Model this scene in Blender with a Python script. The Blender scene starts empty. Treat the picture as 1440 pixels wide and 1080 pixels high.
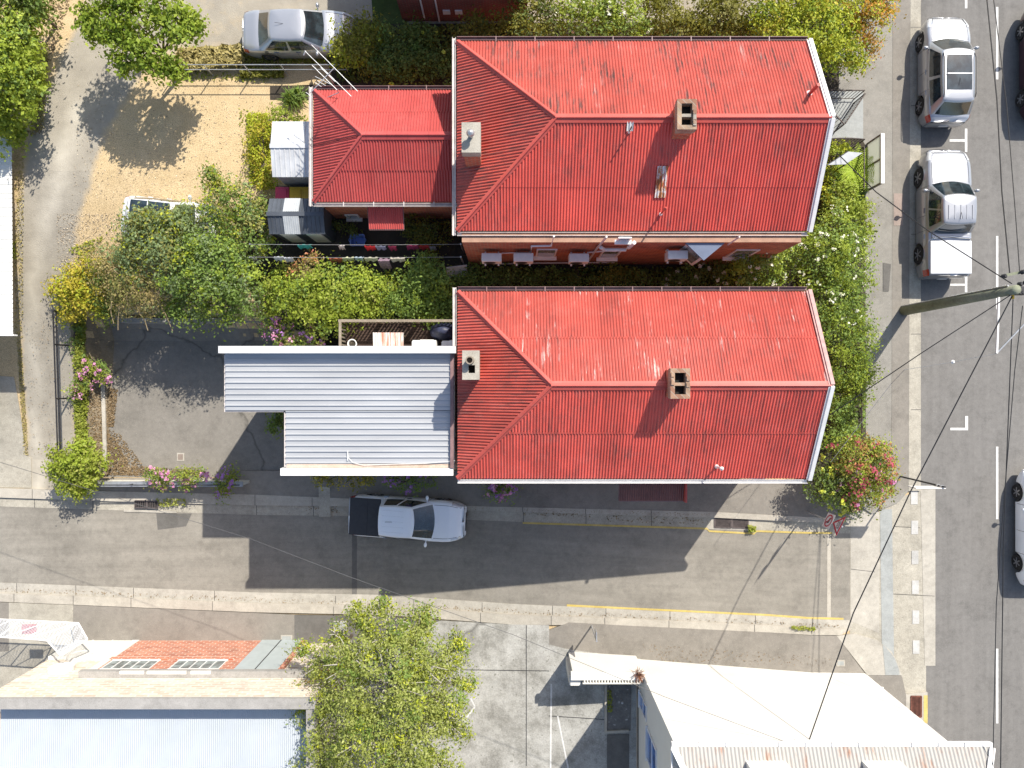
import bpy, bmesh, math, random
import numpy as np
from mathutils import Vector, Matrix
random.seed(7); RNG = np.random.default_rng(7)
SC = bpy.context.scene
COL = SC.collection
H, F, CX, CY = 30.0, 1000.0, 720.0, 540.0     # drone height above the main road, focal length in photo pixels
SX, SY = -.54, -.82                            # shadow shift per metre of height

# ------------------------------------------------------------------ terrain
def sst(a, b, x):
    t = min(1, max(0, (x-a)/(b-a))); return t*t*(3-2*t)
def lin(a, b, x): return min(1, max(0, (x-a)/(b-a)))
def zs(X): return -3.0*lin(12.5, -6.0, X)
def zg(X, Y):
    if X >= -11.0:   # house plots: terrace steps up behind the extension and under the houses
        k = sst(-3.2, -1.8, X)
        y0 = 2.2*(1-k) - 3.0*k; y1 = 3.6*(1-k) - 2.2*k
        a = sst(y0, y1, Y)
    else: a = 0
    b = lin(-3.5, 9.0, Y)
    b = b*b*(3-2*b)*.6 + b*.4
    if X < -11.0:
        k = sst(-14.0, -11.0, X)
        a = sst(2.2, 3.6, Y)*k + b*(1-k) if X > -14 else b
        # car park stays at street level
        p = sst(-19.6, -18.8, X)
        lot = sst(2.0, 4.2, Y)
        lot = max(lot*b/.75, 0) if Y < 4.2 else b
        a = a*(1-p) + (lot*(1-k)+a*k)*p
    return zs(X)*(1-min(1, a))
def P(px, py, z):
    d = (H-z)/F
    return Vector(((px-CX)*d, (CY-py)*d, z))
def G(px, py, off=0.0):
    z = -1.0
    for _ in range(30):
        d = (H-z)/F
        z = .5*z + .5*(zg((px-CX)*d, (CY-py)*d)+off)
    return P(px, py, z)
def WY(px, py, Y):            # point on a wall plane Y = const
    d = Y/(CY-py); return Vector(((px-CX)*d, Y, H-d*F))

# ------------------------------------------------------------------ materials
def newmat(name):
    m = bpy.data.materials.new(name); m.use_nodes = True
    nt = m.node_tree; b = nt.nodes['Principled BSDF']
    return m, nt, b
def N(nt, t, **kw):
    n = nt.nodes.new(t)
    for k, v in kw.items(): setattr(n, k, v)
    return n
def c4(c): return (c[0], c[1], c[2], 1)
def coords(nt, kind='pos', scale=(1, 1, 1)):
    if kind == 'pos': o = N(nt, 'ShaderNodeNewGeometry').outputs['Position']
    else: o = N(nt, 'ShaderNodeTexCoord').outputs['Object']
    mp = N(nt, 'ShaderNodeMapping'); mp.inputs['Scale'].default_value = scale
    nt.links.new(o, mp.inputs['Vector']); return mp.outputs['Vector']
def noise(nt, vec, scale, detail=4, rough=.6):
    n = N(nt, 'ShaderNodeTexNoise'); n.inputs['Scale'].default_value = scale
    n.inputs['Detail'].default_value = detail; n.inputs['Roughness'].default_value = rough
    nt.links.new(vec, n.inputs['Vector']); return n.outputs['Fac']
def ramp(nt, fac, stops):
    r = N(nt, 'ShaderNodeValToRGB'); e = r.color_ramp.elements
    while len(e) < len(stops): e.new(.5)
    for i, (p, c) in enumerate(stops):
        e[i].position = p; e[i].color = c4(c) if not isinstance(c, (int, float)) else (c, c, c, 1)
    nt.links.new(fac, r.inputs['Fac']); return r.outputs['Color']
def mix(nt, fac, a, b, mode='MIX'):
    m = N(nt, 'ShaderNodeMix', data_type='RGBA', blend_type=mode)
    for s, v in ((m.inputs[0], fac), (m.inputs[6], a), (m.inputs[7], b)):
        if hasattr(v, 'is_linked'): nt.links.new(v, s)
        elif isinstance(v, (int, float)): s.default_value = v
        else: s.default_value = c4(v)
    return m.outputs[2]
def bump(nt, b, h, strength=.3, dist=.02):
    bp = N(nt, 'ShaderNodeBump'); bp.inputs['Strength'].default_value = strength; bp.inputs['Distance'].default_value = dist
    nt.links.new(h, bp.inputs['Height']); nt.links.new(bp.outputs['Normal'], b.inputs['Normal'])
def plain(name, c, rough=.6, metal=0, var=.12, scale=3.0, spec=.5, coat=0, kind='pos', stretch=(1, 1, 1)):
    m, nt, b = newmat(name)
    v = coords(nt, kind, stretch); f = noise(nt, v, scale, 5)
    lo = [x*(1-var*2) for x in c]; hi = [min(1, x*(1+var*2)) for x in c]
    nt.links.new(ramp(nt, f, [(.25, lo), (.75, hi)]), b.inputs['Base Color'])
    b.inputs['Roughness'].default_value = rough; b.inputs['Metallic'].default_value = metal
    b.inputs['Specular IOR Level'].default_value = spec
    if coat: b.inputs['Coat Weight'].default_value = coat; b.inputs['Coat Roughness'].default_value = .05
    return m
def gritty(name, c, c2, grit=60, patch=.35, bumpk=.4, speck=None, speckc=None, rough=.9, crack=None):
    """aggregate surface: large stains, fine grit, optional specks and cracks"""
    m, nt, b = newmat(name); v = coords(nt)
    big = noise(nt, v, patch, 6, .65); fine = noise(nt, v, grit, 2, .7); mid = noise(nt, v, 4.0, 6, .7)
    col = ramp(nt, big, [(.3, c), (.7, c2)])
    col = mix(nt, .55, col, ramp(nt, fine, [(.3, .55), (.7, 1.0)]), 'MULTIPLY')
    col = mix(nt, .6, col, ramp(nt, mid, [(.3, .68), (.7, 1.0)]), 'MULTIPLY')
    col = mix(nt, .5, col, ramp(nt, noise(nt, v, .9, 7, .75), [(.36, .66), (.5, 1.0)]), 'MULTIPLY')
    if speck:
        s = noise(nt, v, speck, 2, .5)
        col = mix(nt, ramp(nt, s, [(.66, 0.0), (.72, 1.0)]), col, speckc)
    if crack:
        vo = N(nt, 'ShaderNodeTexVoronoi', feature='DISTANCE_TO_EDGE'); vo.inputs['Scale'].default_value = crack
        wv = N(nt, 'ShaderNodeVectorMath', operation='ADD'); nt.links.new(v, wv.inputs[0])
        nn = N(nt, 'ShaderNodeTexNoise'); nn.inputs['Scale'].default_value = 1.2; nn.inputs['Detail'].default_value = 5; nt.links.new(v, nn.inputs['Vector'])
        nt.links.new(nn.outputs['Color'], wv.inputs[1]); nt.links.new(wv.outputs[0], vo.inputs['Vector'])
        col = mix(nt, ramp(nt, vo.outputs['Distance'], [(.0, .75), (.006, 0.0)]), col, [x*.35 for x in c])
    nt.links.new(col, b.inputs['Base Color']); b.inputs['Roughness'].default_value = rough
    b.inputs['Specular IOR Level'].default_value = .25
    bump(nt, b, fine, bumpk, .02)
    return m
def brickmat(name, c1, c2, mortar, bw=.24, bh=.086, var=.25, msize=.012, stain=0.0, stainc=(.8, .75, .7)):
    m, nt, b = newmat(name)
    g = N(nt, 'ShaderNodeNewGeometry'); sp = N(nt, 'ShaderNodeSeparateXYZ'); nt.links.new(g.outputs['Position'], sp.inputs[0])
    ad = N(nt, 'ShaderNodeMath', operation='ADD'); nt.links.new(sp.outputs[0], ad.inputs[0]); nt.links.new(sp.outputs[1], ad.inputs[1])
    cb = N(nt, 'ShaderNodeCombineXYZ'); nt.links.new(ad.outputs[0], cb.inputs[0]); nt.links.new(sp.outputs[2], cb.inputs[1])
    br = N(nt, 'ShaderNodeTexBrick'); nt.links.new(cb.outputs[0], br.inputs['Vector'])
    br.inputs['Color1'].default_value = c4(c1); br.inputs['Color2'].default_value = c4(c2); br.inputs['Mortar'].default_value = c4(mortar)
    br.inputs['Scale'].default_value = 1; br.inputs['Mortar Size'].default_value = msize
    br.inputs['Brick Width'].default_value = bw; br.inputs['Row Height'].default_value = bh
    f = noise(nt, g.outputs['Position'], 2.2, 6, .7)
    col = mix(nt, .6, br.outputs['Color'], ramp(nt, f, [(.3, 1-var*2), (.7, 1.0)]), 'MULTIPLY')
    if stain:
        f2 = noise(nt, coords(nt, 'pos', (.8, .8, 3)), 1.6, 6, .75)
        col = mix(nt, ramp(nt, f2, [(.6-stain*.2, 0.0), (.72, .8)]), col, stainc)
    nt.links.new(col, b.inputs['Base Color']); b.inputs['Roughness'].default_value = .9
    bump(nt, b, br.outputs['Fac'], -.4, .01)
    return m
def roofpaint(name, c, axis, dark=.5, pale=.2, seed=0.0, rough=.42):
    """sun-worn paint: dark bare streaks along the ribs, pale chalky scuffs, sheet-wise tint"""
    m, nt, b = newmat(name)
    sc = (9, .9, .9) if axis == 'Y' else (.9, 9, .9)
    v = coords(nt, 'pos', sc)
    off = N(nt, 'ShaderNodeVectorMath', operation='ADD'); off.inputs[1].default_value = (seed, seed*1.7, 0); nt.links.new(v, off.inputs[0]); v = off.outputs[0]
    s1 = noise(nt, v, 1.3, 6, .72)
    w = coords(nt); patch = noise(nt, w, .55, 4, .6)
    msk = mix(nt, 1.0, ramp(nt, s1, [(.49, 0.0), (.60, 1.0)]), ramp(nt, patch, [(.40, .05), (.58, dark)]), 'MULTIPLY')
    base = ramp(nt, noise(nt, w, .9, 6, .6), [(.3, [x*.86 for x in c]), (.7, [min(1, x*1.08) for x in c])])
    col = mix(nt, msk, base, (c[0]*.22, c[1]*.55+.012, c[2]*.6+.014))
    s2 = noise(nt, v, .8, 7, .75)
    p2 = noise(nt, w, .8, 3, .6)
    msk2 = mix(nt, 1.0, ramp(nt, s2, [(.57, 0.0), (.63, 1.0)]), ramp(nt, p2, [(.48, 0.0), (.6, pale)]), 'MULTIPLY')
    col = mix(nt, msk2, col, (.62, .42, .38))
    sx = N(nt, 'ShaderNodeSeparateXYZ'); nt.links.new(w, sx.inputs[0])
    dv = N(nt, 'ShaderNodeMath', operation='DIVIDE'); nt.links.new(sx.outputs[0 if axis == 'Y' else 1], dv.inputs[0]); dv.inputs[1].default_value = .76
    fl = N(nt, 'ShaderNodeMath', operation='FLOOR'); nt.links.new(dv.outputs[0], fl.inputs[0])
    wn = N(nt, 'ShaderNodeTexWhiteNoise', noise_dimensions='1D'); nt.links.new(fl.outputs[0], wn.inputs['W'])
    col = mix(nt, .8, col, ramp(nt, wn.outputs['Value'], [(.0, .8), (.5, .95), (1.0, 1.0)]), 'MULTIPLY')
    fr = N(nt, 'ShaderNodeMath', operation='FRACT'); nt.links.new(dv.outputs[0], fr.inputs[0])
    col = mix(nt, .5, col, ramp(nt, fr.outputs[0], [(.0, .45), (.05, 1.0)]), 'MULTIPLY')
    chalk = noise(nt, w, 1.7, 8, .7)
    col = mix(nt, ramp(nt, chalk, [(.5, 0.0), (.75, .14)]), col, (.62, .27, .23))
    fine = noise(nt, w, 40, 3, .6)
    col = mix(nt, .25, col, ramp(nt, fine, [(.3, .6), (.7, 1.0)]), 'MULTIPLY')
    nt.links.new(col, b.inputs['Base Color']); b.inputs['Roughness'].default_value = rough
    b.inputs['Specular IOR Level'].default_value = .35
    return m
def leafmat(name, c1, c2, c3, trans=.42, nscale=1.1, k=2.25, tcol=(.40, .40, .04)):
    if k > 1.2: c1, c2, c3 = [(c[0]+max(0, c[1]-c[0])*.32, c[1]*1.03, c[2]*.85) for c in (c1, c2, c3)]
    c1, c2, c3 = [tuple(min(.8, x*k) for x in c) for c in (c1, c2, c3)]
    m, nt, b = newmat(name); out = nt.nodes['Material Output']
    g = N(nt, 'ShaderNodeNewGeometry')
    r = ramp(nt, g.outputs['Random Per Island'], [(.05, c1), (.5, c2), (.95, c3)])
    f = noise(nt, g.outputs['Position'], nscale, 3, .6)
    col = mix(nt, ramp(nt, f, [(.35, .0), (.65, .75)]), r, mix(nt, .5, c1, c2))
    nt.links.new(col, b.inputs['Base Color']); b.inputs['Roughness'].default_value = .55; b.inputs['Specular IOR Level'].default_value = .3
    t = N(nt, 'ShaderNodeBsdfTranslucent'); nt.links.new(mix(nt, .5, col, tcol or col, 'MIX'), t.inputs['Color'])
    ms = N(nt, 'ShaderNodeMixShader'); ms.inputs[0].default_value = trans
    nt.links.new(b.outputs[0], ms.inputs[1]); nt.links.new(t.outputs[0], ms.inputs[2]); nt.links.new(ms.outputs[0], out.inputs['Surface'])
    return m
def glassmat(name, c=(.02, .03, .035), rough=.06):
    m, nt, b = newmat(name)
    f = noise(nt, coords(nt, 'obj'), 2.5, 2)
    nt.links.new(ramp(nt, f, [(.4, [x*.6 for x in c]), (.65, [x*1.6 for x in c])]), b.inputs['Base Color'])
    b.inputs['Roughness'].default_value = rough; b.inputs['Specular IOR Level'].default_value = .8
    b.inputs['Coat Weight'].default_value = .6; b.inputs['Coat Roughness'].default_value = .03
    return m

M = {}
M['asphalt_lane'] = gritty('asphalt_lane', (.31, .286, .243), (.375, .348, .297), 45, .3, .35, 55, (.36, .34, .3), crack=None)
def streaky(m, vec_scale, amt):
    nt = m.node_tree; b = nt.nodes['Principled BSDF']; src = b.inputs['Base Color'].links[0].from_socket
    f = noise(nt, coords(nt, 'pos', vec_scale), 1.0, 6, .7)
    nt.links.new(mix(nt, amt, src, ramp(nt, f, [(.3, .62), (.7, 1.0)]), 'MULTIPLY'), b.inputs['Base Color'])
    return m
streaky(M['asphalt_lane'], (.12, 2.2, 1), .6)
M['asphalt_main'] = gritty('asphalt_main', (.232, .222, .207), (.258, .247, .231), 60, .15, .25, 60, (.28, .27, .25))
streaky(M['asphalt_main'], (2.0, .08, 1), .5)
M['asphalt_path'] = gritty('asphalt_path', (.255, .234, .202), (.32, .294, .255), 50, .4, .35, 40, (.36, .33, .29))
M['asphalt_foot'] = gritty('asphalt_foot', (.30, .283, .25), (.345, .328, .29), 70, .3, .3, 70, (.42, .4, .36))
M['asphalt_patch'] = gritty('asphalt_patch', (.15, .143, .13), (.19, .18, .165), 50, .5, .35)
M['asphalt_lot'] = gritty('asphalt_lot', (.24, .222, .193), (.30, .278, .243), 50, .4, .35, 45, (.36, .33, .28), crack=.07)
M['concrete'] = gritty('concrete', (.45, .42, .36), (.55, .515, .445), 40, .5, .4, 34, (.25, .235, .2))
M['concrete_rough'] = gritty('concrete_rough', (.40, .37, .305), (.52, .485, .405), 26, .5, .6, 20, (.2, .19, .16))
M['concrete_kerb'] = gritty('concrete_kerb', (.46, .42, .355), (.56, .52, .44), 40, .7, .3, 30, (.28, .26, .22))
M['concrete_yard'] = gritty('concrete_yard', (.31, .30, .265), (.56, .55, .51), 16, .9, .3, 7, (.22, .215, .19), crack=.05)
M['concrete_smooth'] = gritty('concrete_smooth', (.37, .385, .37), (.42, .435, .42), 60, .4, .15)
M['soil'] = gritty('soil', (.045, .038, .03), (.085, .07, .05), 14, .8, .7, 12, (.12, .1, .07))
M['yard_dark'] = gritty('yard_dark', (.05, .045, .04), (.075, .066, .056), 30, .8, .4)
M['gravel'] = gritty('gravel', (.16, .155, .145), (.25, .24, .225), 9, .5, 1.0, 8, (.45, .44, .42))
M['dryweed'] = gritty('dryweed', (.24, .2, .145), (.31, .25, .17), 18, 1.2, .6, 12, (.2, .17, .06))
M['roadpaint'] = gritty('roadpaint', (.74, .73, .7), (.8, .79, .76), 50, 1.5, .1)
M['wornpaint'] = gritty('worn_paint', (.5, .49, .46), (.62, .61, .58), 30, 1.5, .15, 20, (.4, .38, .34))
M['yellowpaint'] = gritty('yellowpaint', (.62, .47, .13), (.66, .52, .2), 30, 1.5, .1, 22, (.4, .33, .2))
RED = (.49, .09, .068)
M['roof_n'] = roofpaint('roof_red_n', RED, 'Y', .9, .4, 3.1)
M['roof_s'] = roofpaint('roof_red_s_lifted', (.68, .108, .082), 'Y', .55, .12, 8.2)  # brighter red than the other slopes, offsets the self-shading of the south ribs
M['roof_w'] = roofpaint('roof_red_w', RED, 'X', .7, .12, 5.0)
M['roof_n2'] = roofpaint('roof_red_n2', RED, 'Y', .45, 1.0, 13.1)
M['roof_new'] = roofpaint('roof_red_new', (.49, .082, .075), 'Y', .05, .02, 1.0, .4)
M['roof_cap'] = roofpaint('roof_red_cap', (.56, .10, .078), 'X', .1, .15, 2.0)
M['brick'] = brickmat('brick_red', (.60, .15, .065), (.36, .07, .033), (.42, .25, .17), .26, .11, .3, .018)
M['brick_house'] = brickmat('brick_dark', (.30, .07, .05), (.22, .055, .04), (.25, .16, .12))
M['brick_orange'] = brickmat('brick_orange', (.62, .22, .12), (.44, .13, .07), (.7, .5, .4), .4, .16, .3, .022, stain=.35, stainc=(.66, .42, .32))
M['brick_chim'] = brickmat('brick_chimney', (.42, .3, .2), (.30, .14, .085), (.40, .36, .3), .22, .08, .4)
M['stone'] = brickmat('stone_cream', (.78, .67, .55), (.60, .46, .34), (.76, .69, .6), .5, .17, .25, .035)
M['white_wall'] = plain('white_render', (.66, .645, .595), .85, 0, .02, 1.2)
M['cream_wall'] = plain('cream_render', (.62, .6, .54), .85, 0, .05, 1.2)
M['white_trim'] = plain('white_trim', (.72, .71, .69), .55, 0, .05, 4)
M['pink_trim'] = plain('faded_trim', (.42, .25, .23), .7, 0, .15, 4)
M['gutter'] = plain('gutter_brown', (.2, .12, .115), .5, 0, .15, 4)
M['gutter_pale'] = plain('gutter_pale', (.55, .5, .47), .5, 0, .12, 4)
M['zinc'] = plain('zinc_roof', (.44, .45, .46), .38, .25, .06, .8, stretch=(.4, 2, 1))
M['zinc_lip'] = plain('zinc_flashing', (.62, .62, .61), .45, .1, .04, 1.5)
M['rust_stain'] = gritty('rust_stain', (.62, .45, .33), (.66, .56, .47), 20, 1.0, .1, rough=.5)
M['blue_roof'] = plain('pale_blue_roof', (.45, .485, .515), .55, .1, .03, .8)
M['stonecap'] = gritty('stone_coping', (.36, .345, .32), (.45, .43, .4), 25, .8, .4, 16, (.25, .24, .22))
M['rusty'] = None
M['galv'] = plain('galvanised', (.45, .46, .47), .4, .6, .1, 6)
M['steel_dark'] = plain('dark_steel', (.035, .033, .035), .5, .2, .2, 6)
M['steel_brown'] = plain('brown_steel', (.05, .035, .03), .5, .2, .2, 6)
M['black'] = plain('hole_black', (.008, .008, .008), .9, 0, .1)  # paints the dark inside drain pits; also fills the flue holes
M['timber'] = gritty('timber', (.2, .14, .09), (.28, .21, .14), 20, 2.5, .3)
M['timber_pale'] = gritty('timber_pale', (.27, .225, .17), (.34, .29, .23), 20, 2.5, .3)
M['deck'] = gritty('deck_boards', (.06, .04, .03), (.1, .065, .05), 15, 1.2, .3)
M['plastic_white'] = plain('white_plastic', (.7, .69, .66), .45, 0, .05, 5)
M['plastic_blue'] = plain('blue_plastic', (.12, .2, .5), .4, 0, .05)
M['bin_yellow'] = plain('yellow_lid', (.62, .38, .01), .45, 0, .05)
M['bin_red'] = plain('red_lid', (.5, .03, .08), .45, 0, .05)
M['bin_body'] = plain('dark_green_bin', (.02, .03, .025), .5, 0, .1)
M['shed_dark'] = plain('dark_shed', (.075, .085, .1), .45, .2, .15, 2)
M['shed_white'] = plain('white_shed', (.55, .56, .57), .45, .2, .08, 2)
M['shed_clear'] = plain('translucent_sheet', (.4, .42, .43), .3, 0, .08, 2)
M['bark'] = gritty('bark', (.09, .07, .05), (.16, .13, .1), 20, 3, .6)
M['bark_pale'] = gritty('bark_pale', (.42, .39, .33), (.52, .49, .43), 20, 3, .4)
M['vine'] = gritty('dry_vine', (.3, .23, .13), (.38, .3, .18), 20, 3, .4)
M['pole'] = gritty('pole_timber', (.22, .235, .16), (.30, .315, .23), 12, 1.2, .5)
M['wire'] = plain('wire_black', (.012, .012, .013), .5, 0, .1)
M['wire_pale'] = plain('wire_pale', (.3, .3, .3), .4, .5, .1)
M['wire_mid'] = plain('wire_grey', (.09,.09,.09), .5, .2, .1)
M['glass'] = glassmat('dark_glass')
M['glass_house'] = glassmat('house_glass', (.2, .235, .235), .1)
M['glass_blue'] = glassmat('blue_glass', (.05, .16, .5), .12)
M['tyre'] = plain('tyre', (.018, .018, .018), .85, 0, .2)
M['rim'] = plain('alloy', (.42, .42, .43), .3, .8, .05)
M['chrome'] = plain('chrome', (.6, .6, .62), .12, 1, .02)
M['lampglass'] = plain('headlight', (.62, .64, .66), .08, .2, .1, 8, coat=1)
M['tail'] = plain('tail_lamp', (.35, .012, .012), .2, 0, .1, 8, coat=1)
M['cartrim'] = plain('car_trim', (.02, .02, .022), .5, 0, .1)
def paint(n, c, metal=.55, rough=.32): return plain(n, c, rough, metal, .015, 1.0, .5, 1.0, 'obj')
M['silver'] = paint('silver_paint', (.42, .43, .45))
M['silver2'] = paint('silver_grey_paint', (.36, .37, .39))
M['whitepaint'] = paint('white_paint', (.62, .63, .64), 0, .35)
M['pearl'] = paint('pearl_paint', (.86, .89, .93), 0)
M['maroon'] = paint('maroon_paint', (.05, .015, .025), .4)
M['charcoal'] = paint('charcoal_paint', (.05, .05, .055), .4)
M['tonneau'] = plain('vinyl_cover', (.035, .037, .042), .65, 0, .08, 6)
M['clear'] = plain('clear_panel', (.62, .66, .68), .2, 0, .03)
def rustmat():
    m, nt, b = newmat('rusty_corrugated'); v = coords(nt, 'pos', (5, 1, 1))
    f = noise(nt, v, 1.2, 6, .75); w = noise(nt, coords(nt), .9, 3)
    k = mix(nt, 1.0, ramp(nt, f, [(.5, 0.0), (.66, 1.0)]), ramp(nt, w, [(.45, .1), (.6, .9)]), 'MULTIPLY')
    nt.links.new(mix(nt, k, (.36, .35, .325), (.30, .15, .09)), b.inputs['Base Color']); b.inputs['Roughness'].default_value = .75
    return m
M['rusty'] = rustmat()
def rust2():
    m, nt, b = newmat('rusty_striped_sheet'); v = coords(nt, 'pos', (10, 1, 1))
    f = noise(nt, v, 1.2, 4, .7)
    nt.links.new(ramp(nt, f, [(.42, (.6, .57, .54)), (.56, (.5, .24, .17))]), b.inputs['Base Color']); b.inputs['Roughness'].default_value = .7
    return m
M['rusty2'] = rust2()
def bare_patch():
    m, nt, b = newmat('bare_iron_patch'); v = coords(nt, 'pos', (4, 1.5, 1))
    f = noise(nt, v, 1.6, 5, .7)
    nt.links.new(ramp(nt, f, [(.46, (.6, .6, .6)), (.52, (.45, .2, .07)), (.6, (.28, .1, .03))]), b.inputs['Base Color']); b.inputs['Roughness'].default_value = .5
    return m
M['bare'] = bare_patch()
L = {}
L['maple'] = leafmat('leaf_maple', (.045, .09, .012), (.085, .15, .018), (.14, .19, .03))
L['lime'] = leafmat('leaf_lime', (.08, .13, .016), (.135, .185, .024), (.205, .24, .05))
L['green'] = leafmat('leaf_green', (.04, .085, .02), (.075, .14, .035), (.12, .19, .06))
L['bluegreen'] = leafmat('leaf_bluegreen', (.05, .085, .045), (.09, .135, .07), (.14, .19, .10))
L['olive'] = leafmat('leaf_olive', (.085, .085, .03), (.14, .13, .045), (.2, .18, .075))
L['brownish'] = leafmat('leaf_brownish', (.12, .09, .045), (.19, .145, .075), (.24, .2, .11))
L['yellow'] = leafmat('leaf_yellow', (.16, .135, .015), (.25, .2, .025), (.35, .29, .06))
L['yellowgreen'] = leafmat('leaf_yellowgreen', (.12, .15, .012), (.21, .23, .02), (.32, .32, .05))
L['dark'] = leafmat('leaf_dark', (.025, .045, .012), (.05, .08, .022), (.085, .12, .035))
L['darkolive'] = leafmat('leaf_darkolive', (.06, .06, .012), (.1, .095, .018), (.15, .14, .03))
L['birch'] = leafmat('leaf_birch', (.085, .115, .03), (.145, .165, .045), (.23, .235, .10), .4)
L['orange'] = leafmat('leaf_orange', (.22, .14, .02), (.34, .17, .03), (.42, .12, .04))
L['redtip'] = leafmat('leaf_redtip', (.12, .15, .02), (.26, .12, .07), (.34, .09, .08))
L['fern'] = leafmat('leaf_fern', (.10, .18, .012), (.17, .26, .02), (.23, .3, .04))
L['straw'] = leafmat('leaf_straw', (.25, .21, .07), (.36, .3, .11), (.45, .38, .17), .2, 1.1, 1.05, None)
L['pebble'] = leafmat('stone_chip', (.2, .16, .11), (.42, .34, .24), (.7, .6, .45), 0, 1.1, 1.0, None)
L['weed'] = leafmat('leaf_weed', (.09, .12, .018), (.145, .17, .03), (.22, .21, .07))
L['litter'] = leafmat('leaf_litter', (.14, .09, .04), (.23, .165, .09), (.33, .25, .15), .05, 1.1, 1.0, None)
def petal(n, a, b, c): return leafmat(n, a, b, c, .2, 1.1, 1.1, None)
L['p_white'] = petal('petal_white', (.6, .6, .42), (.72, .72, .56), (.8, .8, .7))
L['p_pink'] = petal('petal_pink', (.5, .16, .34), (.6, .28, .45), (.68, .42, .55))
L['p_purple'] = petal('petal_purple', (.3, .12, .38), (.42, .2, .5), (.5, .3, .58))
L['p_red'] = petal('petal_red', (.28, .04, .06), (.4, .07, .1), (.5, .14, .18))
L['p_lime'] = petal('petal_lime', (.4, .45, .03), (.5, .52, .06), (.6, .6, .12))

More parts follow.
